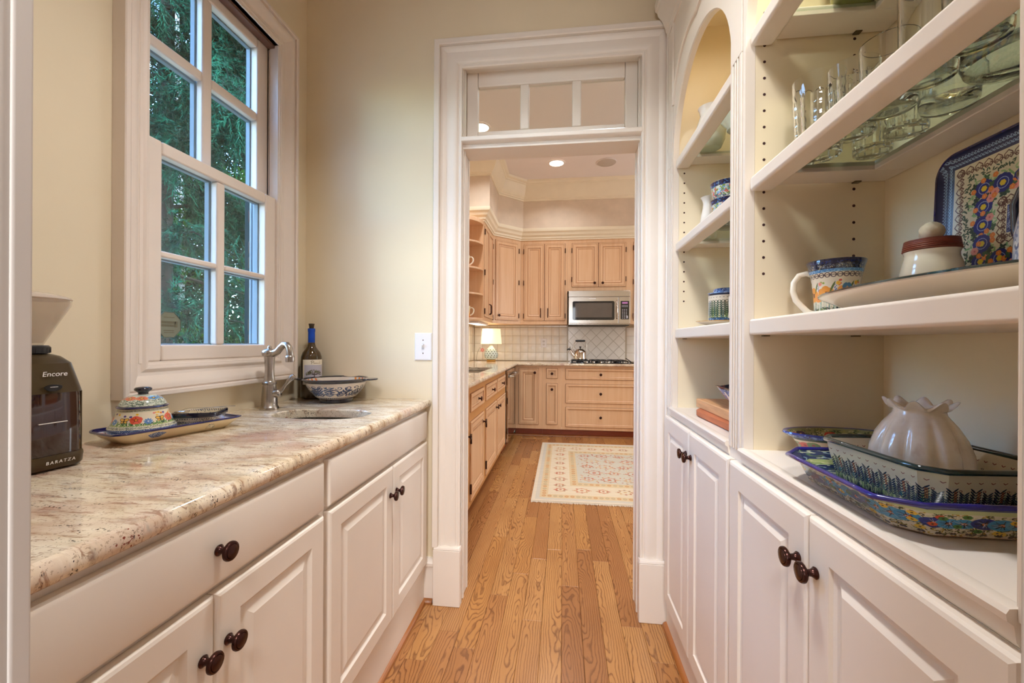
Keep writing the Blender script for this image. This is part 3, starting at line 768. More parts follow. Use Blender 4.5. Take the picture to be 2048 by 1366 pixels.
b.loft([[(fx+.0015+q[0], q[1]*.9, .168+q[2]*.9) for q in L], [(fx+.0035+q[0], q[1]*.8, .168+q[2]*.8) for q in L]])
bt = build('pulse_button', b, BLACK, t, world=False, smooth=40)
build('button_mark', MB().box(fx+.0035, fx+.0041, -.006, .006, .1675, .1685), WH, bt, world=False)
build('fill_line', MB().box(fx-.002, fx+.0013, -.021, .023, .0962, .0974), WH, t, world=False)
text('lettering', 'Encore', .0138, WH, t, (.0755, .006, .193), (PI/2-.24, 0, PI/2), .25, .0003)
text('lettering', 'BARATZA', .0085, WH, t, (.0868, .010, .0185), (PI/2, 0, PI/2), .15, .0003, space=1.35)
for sx in (1, -1):
    for sy in (1, -1): build('foot', MB().lathe([(.008, 0), (.008, .005)], 12, (sx*.055, sy*.045, 0)), BLACK, t, world=False)

# ------------------------------------------------------------------ serving tray, sugar jar, butter dish, spoon
ang = math.radians(-16)
t = thing('serving_tray', 'narrow cobalt-rimmed ceramic serving tray under the sugar jar and square dish', 'tray', (-1.085, 1.050, .92), (0, 0, ang))
def wavy(w, h, r, z, pin=0):
    L = []
    for q in rrect(w, h, r, 8, z):
        k = 1-pin*math.cos(PI*q[1]/h)**4*0; L.append((q[0]*k, q[1], z+pin*(abs(q[0])/(w/2))*(abs(q[1])/(h/2))))
    return L
b = MB().loft([wavy(.085, .25, .02, 0), wavy(.098, .264, .022, .006), wavy(.132, .302, .024, .019, .006), wavy(.140, .311, .025, .0225, .009)], True, False)
build('body', b, CREAMB, t, world=False, smooth=60)
cv = Cv(512, 256, (206, 206, 210)); cv.scribble(0, 512, 0, 140, 500, [BLU, (90, 110, 170), LBL], 6, 2, rnd); cv.scribble(0, 512, 140, 200, 160, [GRN, DGR, RED, PNK], 6, 3, rnd); cv.band(216, 256, (26, 26, 84))
b = MB().loft([wavy(.139, .310, .025, .0232, .009), wavy(.130, .301, .024, .0205, .006), wavy(.096, .262, .022, .0085), wavy(.02, .05, .004, .0068)], False, True, vs=[1, .86, .5, 0])
build('printed_inside', b, printed('tray_print', cv), t, world=False, smooth=60)
b = MB(); L = wavy(.141, .312, .025, .0235, .009); b.tube(L+[L[0], L[1]], .0028, 8, False)
build('rim', b, COBALT, t, world=False, smooth=60)

cv = Cv(1440, 400, IV)
cv.band(0, 130, (122, 150, 196)); cv.scales(0, 130, 16, 10, 2.2, (30, 36, 84)); cv.scribble(0, 1440, 0, 130, 1250, [(215, 220, 226), (38, 56, 124)], 4, 2, rnd)
cv.band(130, 176, (222, 218, 196)); 
for k in range(90): cv.spiral(k*16+8, 152, 9, 2.4, (46, 66, 40), 1.2, k, 1 if k % 2 else -1)
cv.scribble(0, 1440, 132, 174, 600, [(52, 80, 46), (222, 218, 196), (36, 40, 80)], 4, 2, rnd)
for k in range(300): cv.leaf(rnd.uniform(0, 1440), 178, rnd.uniform(30, 70), 8, rnd.uniform(.7, 2.4), rnd.choice([GRN, DGR, (86, 130, 70)]))
cv.band(174, 184, (160, 176, 110))
for k in range(15):
    x = k*96+20
    if k % 3 == 0: cv.flower(x, 250, 50, 5, (226, 92, 66), ORG, (60, 24, 24), .4)
    elif k % 3 == 1: cv.flower(x-4, 226, 36, 9, (96, 144, 200), (200, 220, 236), (40, 60, 130), .2, .35)
    else:
        for q in (1, -1):
            cv.ell(x+q*20, 256, 24, 19, (40, 24, 18), q*.6); cv.ell(x+q*20, 256, 19, 14, (238, 184, 84), q*.6); cv.ell(x+q*15, 228, 16, 13, (40, 24, 18), -q*.5); cv.ell(x+q*15, 228, 12, 9, (238, 184, 84), -q*.5)
        cv.seg(x, 215, x, 270, 6, (40, 24, 18)); cv.seg(x, 268, x-10, 284, 2, (40, 24, 18)); cv.seg(x, 268, x+10, 284, 2, (40, 24, 18))
for k in range(40): cv.flower(rnd.uniform(0, 1440), rnd.uniform(292, 330), 13, 5, rnd.choice([YEL, PNK, ORG, (60, 76, 150), (240, 200, 110)]), RED)
cv.band(346, 384, (222, 214, 188))
for k in range(112): cv.spiral(k*12.8, 362, 9, 2.6, (34, 58, 36), 1.1, k*2)
cv.band(384, 400, NVY)
JARP = printed('sugar_jar_print', cv)
JC = Vector((-1.085, 1.050, 0))+Matrix.Rotation(ang, 3, 'Z') @ Vector((-.004, -.068, 0))
JZ = .86
t = thing('sugar_jar', 'lidded sugar jar with orange flowers and a butterfly standing on the serving tray', 'jar', (JC.x, JC.y, .9270), (0, 0, math.radians(-60))); t.scale = (1.08, 1.08, 1.0)
b = MB().lathe([(r_, z_*JZ) for r_, z_ in [(.045, 0), (.052, .002), (.0635, .014), (.0665, .026), (.0655, .035), (.0600, .043), (.0545, .062), (.0495, .080), (.0470, .092)]], 48, cap1=False, vs=[0, .02, .14, .26, .34, .44, .64, .85, .97])
build('body', b, JARP, t, world=False, smooth=50)
b = MB().lathe([(r_, z_*JZ) for r_, z_ in [(.0465, .091), (.0500, .0925), (.0505, .0955), (.047, .0975), (.043, .0965)]], 48, cap0=False)
build('rim', b, COBALT, t, world=False, smooth=50)
cv = Cv(512, 200, (206, 214, 200)); cv.scribble(0, 512, 0, 120, 700, [DGR, (60, 96, 70), (40, 66, 50), (220, 224, 206)], 6, 2.6, rnd)
for k in range(9): cv.flower(k*57+20, 128, 30, 7, rnd.choice([(230, 130, 90), LBL, (110, 150, 200), PNK]), YEL, NVY)
b = MB().lathe([(r_, z_*JZ) for r_, z_ in [(.0465, .0985), (.0440, .1065), (.0370, .118), (.026, .1265), (.012, .1305)]], 40, vs=[0, .25, .55, .8, 1])
build('lid', b, printed('jar_lid_print', cv), t, world=False, smooth=50)
b = MB().lathe([(r_, z_*JZ) for r_, z_ in [(.0105, .1295), (.0098, .134), (.0120, .138), (.0170, .1425), (.0175, .1475), (.0145, .1515), (.007, .1535), (.0005, .154)]], 24)
build('knob', b, NAVY, t, world=False, smooth=60)

cv = Cv(1300, 110, (222, 208, 178)); 
for k in range(65): cv.spiral(k*20, 60, 14, 3, (34, 36, 62), 1.2, k); cv.leaf(k*20+6, 90, 16, 7, 1, (50, 60, 90)); cv.leaf(k*20+12, 26, 16, 7, 2.4, (44, 54, 50))
cv.scribble(0, 1300, 6, 100, 420, [(36, 40, 70), (222, 208, 178), (96, 112, 90)], 5, 3, rnd)
SDP = printed('square_dish_print', cv)
dc = Vector((-1.085, 1.050, 0))+Matrix.Rotation(ang, 3, 'Z') @ Vector((.004, .070, 0))
t = thing('square_dish', 'small square blue-rimmed ceramic dish resting on the far end of the serving tray', 'dish', (dc.x, dc.y, .9272), (0, 0, ang+math.radians(38)))
b = MB().loft([rrect(0.0812, 0.0812, 0.0116, 5, 0.0000), rrect(0.0905, 0.0905, 0.0139, 5, 0.0054), rrect(0.1044, 0.1044, 0.0162, 5, 0.0351)], True, False, vs=[0, .05, 1])
build('body', b, SDP, t, world=False, smooth=60)
b = MB().loft([rrect(0.1032, 0.1032, 0.0162, 5, 0.0344), rrect(0.1119, 0.1119, 0.0186, 5, 0.0358), rrect(0.1137, 0.1137, 0.0186, 5, 0.0452), rrect(0.1102, 0.1102, 0.0174, 5, 0.0493), rrect(0.1021, 0.1021, 0.0139, 5, 0.0486)], False, False)
build('rim', b, NAVY, t, world=False, smooth=60)
b = MB().loft([rrect(0.1023, 0.1023, 0.0139, 5, 0.0489), rrect(0.0835, 0.0835, 0.0116, 5, 0.0121), rrect(0.0232, 0.0232, 0.0023, 5, 0.0095)], False, True, vs=[1, .2, 0])
build('printed_inside', b, SDP, t, world=False, smooth=60)
t = thing('spoon', 'small silver spoon resting across the square dish, handle over its rim', 'spoon', (dc.x+.004, dc.y+.002, .9775), (0, 0, math.radians(-34)))
b = MB(); P = [(-.004+.0*k, -.03+.0115*k, .0006+.0030*math.sin(k*.28)) for k in range(11)]
b.loft([[(q[0]-wd, q[1], q[2]), (q[0], q[1], q[2]+.0012), (q[0]+wd, q[1], q[2]), (q[0], q[1], q[2]-.0012)] for q, wd in zip(P, (.006, .004, .0028, .0024, .0024, .0026, .003, .004, .0055, .0055, .003))])
build('handle', b, CHROME, t, world=False, smooth=60)
b = MB().loft([[(-.004+r*math.cos(2*PI*k/16), -.048+1.5*r*math.sin(2*PI*k/16), z) for k in range(16)] for r, z in ((.003, -.006), (.009, -.0035), (.0125, .001), (.0115, .0012), (.008, -.002), (.002, -.004))])
build('bowl', b, CHROME, t, world=False, smooth=60)

# ------------------------------------------------------------------ faucet
t = thing('bar_faucet', 'brushed nickel bar faucet with curved spout and side lever behind the sink', 'faucet', (-1.118, 1.482, .92))
b = MB().lathe([(.0330, 0), (.0335, .006), (.031, .012), (.0285, .014), (.0270, .050), (.0235, .088), (.0215, .096), (.0250, .097), (.0255, .104), (.0225, .106), (.0195, .112), (.0170, .135), (.0160, .155), (.0175, .185), (.0195, .205)], 32)
build('body', b, NICKEL, t, world=False, smooth=50)
b = MB().lathe([(.0195, .204), (.0255, .208), (.0275, .216), (.0255, .225), (.017, .231), (.009, .233), (.0065, .236), (.0075, .240), (.0045, .244), (.0005, .245)], 32)
build('dome_cap', b, NICKEL, t, world=False, smooth=60)
sp = [(0, 0, .217), (.022, -.004, .216), (.040, -.008, .224), (.056, -.012, .240), (.070, -.015, .250), (.084, -.018, .249), (.094, -.020, .238), (.0985, -.021, .222), (.0995, -.021, .206)]
b = MB().tube(sp, [.0150, .0140, .0125, .0118, .0115, .0115, .0118, .0122, .0128], 16)
s = build('spout', b, NICKEL, t, world=False, smooth=60)
b = MB().lathe([(.0128, .209), (.0155, .206), (.0162, .200), (.0155, .195), (.0162, .192), (.0150, .184), (.012, .1835)], 24, (.0995, -.021, 0))
build('aerator', b, NICKEL, s, world=False, smooth=60)
b = MB().tube([(.018, .0, .062), (.030, .004, .062), (.040, .006, .063), (.0435, .0065, .063)], [.0150, .0165, .0150, .008], 18)
h = build('lever_hub', b, NICKEL, t, world=False, smooth=60)
b = MB().tube([(.040, .006, .066), (.050, .008, .080), (.060, .010, .094), (.072, .013, .110), (.084, .016, .124), (.090, .0175, .131)], [.0060, .0070, .0050, .0090, .0110, .0060], 14)
build('lever', b, NICKEL, t, world=False, smooth=60)

# ------------------------------------------------------------------ wine bottle
t = thing('wine_bottle', 'dark wine bottle with blue neck foil and tree label, corked, in the counter corner', 'bottle', (-1.147, 1.797, .92), (0, 0, math.radians(-45)))
t.scale = (.93, .93, 1.0)
WG = plain('dark_bottle_glass', rgb(64, 44, 14), .05, var=.2, vscale=6, coat=.7)
b = MB().lathe([(.040, 0), (.046, .003), (.0480, .012), (.0485, .17), (.0470, .192), (.040, .212), (.029, .226), (.0205, .238), (.0165, .252), (.0155, .262)], 40)
build('glass', b, WG, t, world=False, smooth=60)
b = MB().lathe([(.0160, .256), (.0163, .290), (.0160, .306), (.0172, .308), (.0175, .318), (.0165, .322), (.012, .322)], 28)
build('neck_foil', b, plain('blue_foil', rgb(24, 78, 190), .3, .4, var=.12, vscale=30), t, world=False, smooth=50)
b = MB().lathe([(.0105, .320), (.0110, .330), (.0135, .342), (.0130, .344), (.0005, .344)], 20)
build('cork', b, plain('dark_cork', rgb(66, 52, 34), .8, var=.2, vscale=40), t, world=False, smooth=50)
cv = Cv(256, 320, (232, 226, 206)); cv.a[60:252, 20:240] = np.array((186, 184, 196))/255
cv.seg(128, 62, 128, 140, 12, (70, 56, 46), 8)
for k in range(40): a = rnd.uniform(.1, 3.04); L = rnd.uniform(30, 85); cv.seg(128, 120, 128+L*math.cos(a), 120+L*.75*math.sin(a), 3, (64, 52, 46), 1)
for k in range(160): a = rnd.uniform(0, 3.14); L = rnd.uniform(45, 92); cv.dot(128+L*math.cos(a), 122+L*.72*math.sin(a), rnd.uniform(2, 6), rnd.choice([(86, 92, 56), (110, 116, 70), (70, 62, 50), (60, 48, 44)]))
cv.band(56, 62, (120, 118, 120)); 
INK = (116, 96, 52); cv.seg(98, 264, 102, 304, 4, INK); cv.path([(88, 296), (104, 306), (122, 300), (120, 284), (102, 280)], 4, INK)
cv.path([(120+4*k, 270+(9 if k % 2 else 0)*(1-k/30)) for k in range(18)], 3, INK); cv.seg(194, 268, 198, 300, 3, INK); cv.seg(198, 268, 206, 272, 3, INK)
b = MB(); n = 16; a0, a1 = math.radians(-62), math.radians(68)
rg = [[(.0490*math.cos(a0+(a1-a0)*k/n), .0490*math.sin(a0+(a1-a0)*k/n), z) for k in range(n+1)] for z in (.068, .180)]
V = rg[0]+rg[1]; b.add(V, [(k, k+1, n+2+k, n+1+k) for k in range(n)], [((k/n, 0), ((k+1)/n, 0), ((k+1)/n, 1), (k/n, 1)) for k in range(n)])
lab = build('label', b, printed('bottle_label', cv, .6, 0, .02), t, world=False, smooth=60)

# ------------------------------------------------------------------ two-handled bowl
t = thing('handled_bowl', 'two-handled bowl with blue scrolls outside and orange stripes inside, by the wine bottle', 'bowl', (-.985, 1.728, .92), (0, 0, math.radians(6))); t.scale = (.95, .95, 1.0)
cv = Cv(1024, 256, (226, 216, 204))
for k in range(20):
    x = k*51.2; c = rnd.choice([(44, 66, 110), (34, 46, 78), (58, 86, 128)])
    cv.spiral(x, 130, 40, 9, c, 1.2, k*1.7, 1 if k % 2 else -1); cv.frond(x+20, 60, 120, 1.2+.5*math.sin(k), c, 5, 12); cv.spiral(x+30, 190, 22, 6, c, 1, k)
for k in range(60): cv.leaf(k*17, 18, 26, 12, 1.1, (36, 52, 92))
cv.band(236, 256, (30, 30, 48)); cv.band(0, 6, (180, 120, 80))
b = MB().lathe([(.073, .016), (.090, .026), (.113, .050), (.129, .078), (.1365, .096)], 56, cap0=True, cap1=False, vs=[0, .2, .55, .85, 1])
build('body', b, printed('bowl_scrolls', cv), t, world=False, smooth=60)
b = MB().lathe([(.073, 0), (.075, .004), (.072, .016)], 40, cap1=False); build('foot_ring', b, NAVY, t, world=False, smooth=50)
cv = Cv(1024, 128, (214, 204, 190))
for k in range(34):
    x = k*30; cv.seg(x, 10, x+26, 120, 13, rnd.choice([(208, 104, 44), (220, 130, 50), (190, 80, 44)])) if (k//7) % 2 == 0 else cv.spiral(x, 60, 22, 9, rnd.choice([(40, 60, 96), (150, 60, 44), (90, 110, 70)]), 1.1, k)
b = MB().lathe([(.134, .0975), (.126, .078), (.108, .050), (.06, .026), (.005, .021)], 56, cap0=False, vs=[1, .75, .4, .1, 0])
build('printed_inside', b, printed('bowl_stripes', cv), t, world=False, smooth=60)
b = MB().lathe([(.1355, .093), (.1420, .096), (.1440, .100), (.1400, .103), (.1330, .0985)], 56, cap0=False, cap1=False)
build('rim', b, NAVY, t, world=False, smooth=60)
for s in (1, -1):
    b = MB(); L = []
    for k in range(25):
        a = -PI/2+PI*k/24; L.append((s*(.138+.052*math.cos(a)), .046*math.sin(a)))
    b.loft([[(x, y, .0955) for x, y in L], [(x*1.01, y*1.03, .0985) for x, y in L], [(x, y, .1025) for x, y in L]])
    build('handle', b, NAVY, t, world=False, smooth=50)

# ------------------------------------------------------------------ light switch, window sticker
t = thing('light_switch', 'white single toggle light switch plate on the cream wall beside the doorway', 'light switch', (-.634, 1.855, 1.161))
b = MB().rects([(-.040, .040, -.063, .063, 0), (-.040, .040, -.063, .063, .003), (-.036, .036, -.059, .059, .006)], lambda a, c, d: (a, -d-.0002, c))
build('plate', b, PLAST, t, world=False, smooth=20)
b = MB().box(-.0052, .0052, -.0075, -.005, -.013, .013); build('toggle_slot', b, plain('slot_shadow_gray', rgb(180, 178, 180), .5), t, world=False)
b = MB().loft([[(-.0045, -.006, -.006), (.0045, -.006, -.006), (.0045, -.006, .008), (-.0045, -.006, .008)], [(-.0035, -.017, .006), (.0035, -.017, .006), (.0035, -.016, .012), (-.0035, -.016, .012)]])
build('toggle', b, PLAST, t, world=False, bevel=.001)
for z in (.030, -.030): build('screw', MB().prism([(.0028*math.cos(2*PI*k/10), z+.0028*math.sin(2*PI*k/10)) for k in range(10)], 'y', -.0068, -.0058), NICKEL, t, world=False)
t = thing('window_sticker', 'faded grey-green octagonal security sticker on the lower left window pane', 'sticker', (-1.2333, 1.1785, 1.232))
oc = lambda r, x: [(x, r*math.cos(PI/8+2*PI*k/8), r*math.sin(PI/8+2*PI*k/8)) for k in range(8)]
ST = plain('faded_sticker', rgb(122, 126, 108), .6, var=.05); ST2 = plain('sticker_back_print', rgb(104, 100, 78), .6)
build('decal', MB().loft([oc(.0445, -.0004), oc(.0445, .0003)]), ST, t, world=False)
b = MB(); L = oc(.043, .0004); b.tube([(.0004, p_[1], p_[2]) for p_ in L]+[(.0004, L[0][1], L[0][2])], .0010, 4); build('border', b, plain('sticker_border', rgb(58, 70, 56), .6), t, world=False)
b = MB()
for (y0, y1, z0, z1) in ((-.030, .024, .0035, .0115), (-.030, .020, -.0065, .001), (.018, .029, -.0075, .0115), (-.018, .018, .022, .0245), (-.018, .016, -.020, -.017), (-.017, .017, -.026, -.0235)): 
    k = y0
    while k < y1: b.box(.0004, .0007, k, min(k+.0042, y1), z0, z1); k += .0055
stuff(build('reversed_print', b, ST2, t, world=False))

# ================================================================== THINGS ON THE RIGHT-HAND SHELVES
ZW, ZG1, ZG0 = 1.2405, 1.5775, 1.9265
# tumblers -------------------------------------------------------
def cut_tumbler(r, h, n=12):
    b = MB()
    def ring(rr, z, amp): return [((rr+amp*abs(math.cos(n*PI*k/(n*4)))*1)*math.cos(2*PI*k/(n*4)) if False else (rr-amp*(k % 4 == 0))*math.cos(2*PI*k/(n*4)), (rr-amp*(k % 4 == 0))*math.sin(2*PI*k/(n*4)), z) for k in range(n*4)]
    R_ = [ring(r*.80, 0, .0), ring(r*.86, .003, .001)]
    for i in range(6):
        z = .008+(h*.62)*i/5; R_ += [ring(r*(.87+.10*i/5), z, .0022), ring(r*(.875+.10*i/5), z+.009, .0022), ring(r*(.865+.10*i/5), z+.011, .003)]
    R_ += [ring(r*.985, h*.80, .0), ring(r, h, 0), ring(r-.0022, h+.0008, 0), ring(r-.004, h*.8, 0), ring(r*.80, h*.25, 0), ring(r*.70, .014, 0), ring(r*.1, .012, 0)]
    return b.loft(R_)
def plain_tumbler(r, h, base=.016):
    return MB().lathe([(r*.80, 0), (r*.88, .0015), (r*.93, .006), (r*.95, base+.004), (r, h), (r-.0014, h+.0008), (r-.0028, h), (r*.90, base+.006), (r*.75, base), (.001, base-.001)], 40)
CT = build('cut_tumbler', cut_tumbler(.038, .115), CLEAR, smooth=24).data
PT = build('plain_tumbler', plain_tumbler(.040, .118), CLEAR, smooth=40).data
HT = build('highball', plain_tumbler(.035, .148, .018), CLEAR, smooth=40).data
BV = build('bowl_vase', MB().lathe([(.052, 0), (.062, .004), (.068, .02), (.070, .12), (.066, .165), (.060, .185), (.0575, .185), (.063, .165), (.066, .12), (.063, .02), (.05, .012), (.001, .010)], 48), CLEAR, smooth=40).data
TC = build('tall_cut', cut_tumbler(.047, .166, 14), CLEAR, smooth=24).data; bpy.data.objects.remove(bpy.data.objects['tall_cut'])
C3 = build('mid_cut', cut_tumbler(.040, .132, 12), CLEAR, smooth=24).data; bpy.data.objects.remove(bpy.data.objects['mid_cut'])
for o in list(COL.objects):
    if o.name in ('cut_tumbler', 'plain_tumbler', 'highball', 'bowl_vase'): bpy.data.objects.remove(o)
GG = 'clear glasses on the upper glass shelf of the near bookcase'
for nm, me, x, y, lab, cat in (
    ('tumbler', TC, .538, .960, 'tallest cut-crystal tumbler, at the front left end of the upper glass shelf', 'glass'),
    ('tumbler', CT, .640, .955, 'cut-crystal tumbler in the back row, in the far corner of the glass shelf', 'glass'),
    ('tumbler', C3, .548, .868, 'second cut-crystal tumbler of the front row on the glass shelf', 'glass'),
    ('tumbler', CT, .640, .870, 'cut-crystal tumbler in the back row, second from the far corner', 'glass'),
    ('tumbler', PT, .550, .784, 'smooth clear tumbler right of the cut-crystal tumblers, front row', 'glass'),
    ('highball_glass', HT, .545, .700, 'tall smooth clear glass seen above the middle of the diagonal glass shelf', 'glass'),
    ('tumbler', PT, .640, .782, 'smooth clear tumbler in the back row of the glass shelf', 'glass'),
    ('highball_glass', HT, .540, .618, 'tall clear glass at the upper right of the glass shelf, front row', 'glass'),
    ('glass_bowl', BV, .642, .665, 'wide thick clear glass vase at the right back of the upper glass shelf', 'vase')):
    o = inst(nm, me, None, (x, y, ZG1+.0004), (0, 0, x*40)); tag(o, lab, cat, GG)
t = tag(build('olive_jar', MB().lathe([(.030, 0), (.040, .002), (.0445, .010), (.046, .03), (.046, .10), (.036, .13), (.030, .14), (.030, .155), (.027, .155), (.001, .15)], 40), OLIVE, smooth=50),
        'olive green jar on the top glass shelf of the near bookcase, only its base showing', 'jar')
t.location = (.632, .995, ZG0+.0004)
t = tag(build('storage_jar', MB().lathe([(.03, 0), (.05, .003), (.056, .012), (.057, .15), (.05, .17), (.044, .175), (.044, .19), (.041, .19), (.041, .175), (.053, .15), (.05, .012), (.001, .01)], 40), CLEAR, smooth=50),
        'clear glass jar on the top glass shelf of the near bookcase, above the frame edge', 'jar')
t.location = (.60, .66, ZG0+.0004)

# printed mug ------------------------------------------------------
cv = Cv(1024, 460, IV)
for k in range(260): x = rnd.uniform(0, 1024); cv.seg(x, 0, x+rnd.uniform(-10, 10), rnd.uniform(60, 190), rnd.uniform(2, 7), rnd.choice([(112, 150, 116), (78, 116, 96), (96, 150, 180), (58, 84, 62), (150, 170, 150)]), 1)
cv.scribble(0, 1024, 0, 66, 420, [(34, 44, 40), (56, 78, 52), (30, 36, 60), (130, 150, 90)], 8, 5, rnd)
for k in range(8):
    x = k*128+40; cv.flower(x, 180, 62, 6, (232, 152, 62), (240, 180, 90), None, k*.4); cv.scribble(x-20, x+20, 162, 198, 22, [(84, 26, 40), (120, 50, 40)], 5, 4, rnd)
    cv.flower(x+66, 150, 34, 5, rnd.choice([(226, 130, 70), (206, 80, 90), (232, 150, 84)]), (90, 30, 30), None, k)
    for q in range(9): cv.dot(x+70+6*math.sin(q*2), 210+q*8, 5-q*.35, (70, 108, 176))
    cv.leaf(x+30, 190, 92, 14, 1.15, (92, 110, 50)); cv.flower(x-40, 262, 15, 5, rnd.choice([YEL, (210, 70, 80), PNK]), ORG)
    for q in range(4): cv.dot(x+100+rnd.uniform(-18, 18), 265+rnd.uniform(-20, 20), 8, rnd.choice([(120, 160, 60), (150, 176, 80), (206, 70, 60)]))
for q in (1, -1): cv.ell(700+q*16, 240, 15, 24, (64, 120, 160), q*.5); cv.ell(700+q*12, 212, 11, 14, (40, 70, 110), q*.3)
cv.band(306, 352, (226, 212, 186))
for k in range(26): cv.ring(k*39.4+19, 328, 17, 5, (52, 34, 52)); cv.spiral(k*39.4+11, 326, 8, 3, (52, 34, 52), 1, 0); cv.spiral(k*39.4+27, 326, 8, 3, (52, 34, 52), 1, 3, -1)
cv.band(350, 374, (96, 150, 196)); cv.scribble(0, 1024, 352, 374, 200, [(60, 110, 170), (150, 190, 220)], 5, 3, rnd)
cv.band(374, 418, (24, 30, 54)); cv.scribble(0, 1024, 378, 414, 240, [(206, 196, 160), (120, 130, 140), (70, 90, 130)], 8, 3, rnd); cv.band(416, 460, (20, 24, 62)); cv.scribble(0, 1024, 420, 440, 160, [(40, 60, 120)], 5, 3, rnd)
MUGP = printed('garden_mug_print', cv)
MC = (.588, .984, ZW)
t = thing('mug', 'large flared mug with orange flowers and dark blue rim on the wooden shelf', 'mug', MC, (0, 0, math.radians(20)))
b = MB().lathe([(.034, 0), (.0375, .003), (.0385, .010), (.0400, .045), (.0440, .080), (.0500, .107), (.0535, .118), (.0525, .1195)], 48, cap1=False, vs=[0, .02, .08, .38, .66, .88, .99, 1])
build('body', b, MUGP, t, world=False, smooth=60)
b = MB().lathe([(.0525, .1195), (.049, .107), (.043, .08), (.037, .012), (.001, .008)], 40, cap0=False); build('inside', b, NAVY, t, world=False, smooth=60)
b = MB(); P = [(-.038-.0*k, 0, 0) for k in range(1)]
P = [(-.042, 0, .094), (-.052, 0, .099), (-.066, 0, .096), (-.076, 0, .080), (-.0775, 0, .060), (-.072, 0, .040), (-.060, 0, .024), (-.050, 0, .012), (-.038, 0, .006)]
rot = Matrix.Rotation(math.radians(-54), 3, 'Z'); 
b.tube([tuple(rot @ Vector(p_)) for p_ in P], [.006, .0060, .0062, .0064, .0064, .0064, .0066, .007, .007], 12)
build('handle', b, IVORY, t, world=False, smooth=60)

# long oval platter --------------------------------------------------
def oval(a, bb, z, n=64, k=2.0): return [(a*math.copysign(abs(math.cos(2*PI*i/n))**(2/k), math.cos(2*PI*i/n)), bb*math.copysign(abs(math.sin(2*PI*i/n))**(2/k), math.sin(2*PI*i/n)), z) for i in range(n)]
t = thing('oval_platter', 'long ivory oval platter with dark teal rim at the front of the wooden shelf', 'platter', (.535, .683, ZW))
b = MB().loft([oval(.048, 0.1627, 0), oval(.050, 0.1660, .003), oval(.056, 0.1758, .008), oval(.080, 0.2127, .0225), oval(.0850, 0.2203, .0265), oval(.0850, 0.2203, .0290)], True, False)
build('body', b, IVORY, t, world=False, smooth=40)
b = MB().loft([oval(.0845, 0.2197, .0285), oval(.0865, 0.2230, .0287), oval(.0865, 0.2230, .0312), oval(.0835, 0.2186, .0322)], False, False)
build('rim', b, TEAL, t, world=False, smooth=50)
b = MB().loft([oval(.0835, 0.2186, .0320), oval(.066, 0.1931, .016), oval(.050, 0.1682, .006), oval(.004, 0.0109, .0045)], False, True); build('inside', b, IVORY, t, world=False, smooth=50)

# cream jar with a corded wooden lid --------------------------------
t = thing('lidded_jar', 'ivory jar with dark corded lid and shell knob behind the oval platter', 'jar', (.650, .826, ZW), (0, 0, 0)); t.scale = (.90, .90, 1.0)
b = MB().lathe([(r_*.73, z_) for r_, z_ in [(.052, 0), (.060, .003), (.0640, .012), (.0655, .05), (.0650, .066), (.0600, .084), (.0555, .094), (.0550, .100), (.0575, .106)]], 48)
build('body', b, IVORY, t, world=False, smooth=50)
LIDM = plain('dark_corded_wood', rgb(112, 50, 34), .45, var=.3, vscale=22, stretch=(1, 1, 6))
b = MB()
for k in range(6): b.lathe([(r_*.73, z_) for r_, z_ in [(.040, .1065+.0032*k), (.0585-.0006*k, .1067+.0032*k), (.0602-.0008*k, .1081+.0032*k), (.0585-.0006*k, .1096+.0032*k), (.040, .1098+.0032*k)]], 48)
l = build('lid', b, LIDM, t, world=False, smooth=60)
b = MB(); L = []
for i in range(13):
    ph = -PI/2+PI*i/12; L.append([((.0185+.0016*math.sin(7*th+ph*5))*math.cos(ph)*math.cos(th), (.0185+.0016*math.sin(7*th+ph*5))*math.cos(ph)*math.sin(th), .1405+.0180*math.sin(ph)) for th in [2*PI*k/28 for k in range(28)]])
b.loft(L); build('shell_knob', b, plain('bleached_shell', rgb(214, 198, 172), .7, var=.1, vscale=60, bmp=.4, bscale=90), l, world=False, smooth=60)

# square tray standing on edge ----------------------------------------
S = 640; cv = Cv(S, S, (222, 210, 178))
def border(d0, d1, c):
    cv.a[d0:S-d0, d0:d1] = c; cv.a[d0:S-d0, S-d1:S-d0] = c; cv.a[d0:d1, d0:S-d0] = c; cv.a[S-d1:S-d0, d0:S-d0] = c
nc = lambda *q: np.array(q)/255.0
border(0, 62, nc(24, 32, 78))
def around(d, step, fn):
    q = d
    while q < S-d+1:
        for (x, y, a) in ((q, d, 0), (S-d, q, PI/2), (S-q, S-d, PI), (d, S-q, -PI/2)): fn(x, y, a)
        q += step
def squig(x, y, a): cv.spiral(x, y, 8, 2.4, (150, 176, 206), 1.1, a, 1); cv.seg(x-6*math.sin(a), y+6*math.cos(a), x+6*math.cos(a), y+6*math.sin(a), 2.4, (140, 170, 200))
around(24, 13, squig); around(44, 13, squig); border(0, 9, nc(18, 20, 58))
def heart(x, y, a):
    T = lambda u, v: (x+u*math.cos(a)-v*math.sin(a), y+u*math.sin(a)+v*math.cos(a))
    for q in (1, -1): cv.path([T(0, -17), T(q*13, -7), T(q*16, 4), T(q*9, 13)], 3.4, (92, 50, 34)); c_ = T(q*7, 5); cv.spiral(c_[0], c_[1], 8, 3.2, (92, 50, 34), 1.1, a+1.5*q, q)
around(88, 35.6, heart)
for _ in range(330):
    s_ = rnd.choice([0, 1, 2, 3]); q = rnd.uniform(112, S-112); d = rnd.uniform(110, 126)
    x, y = ((q, d), (S-d, q), (q, S-d), (d, q))[s_]; cv.leaf(x, y, 15, 5, rnd.uniform(0, 6.3), (56, 76, 54))
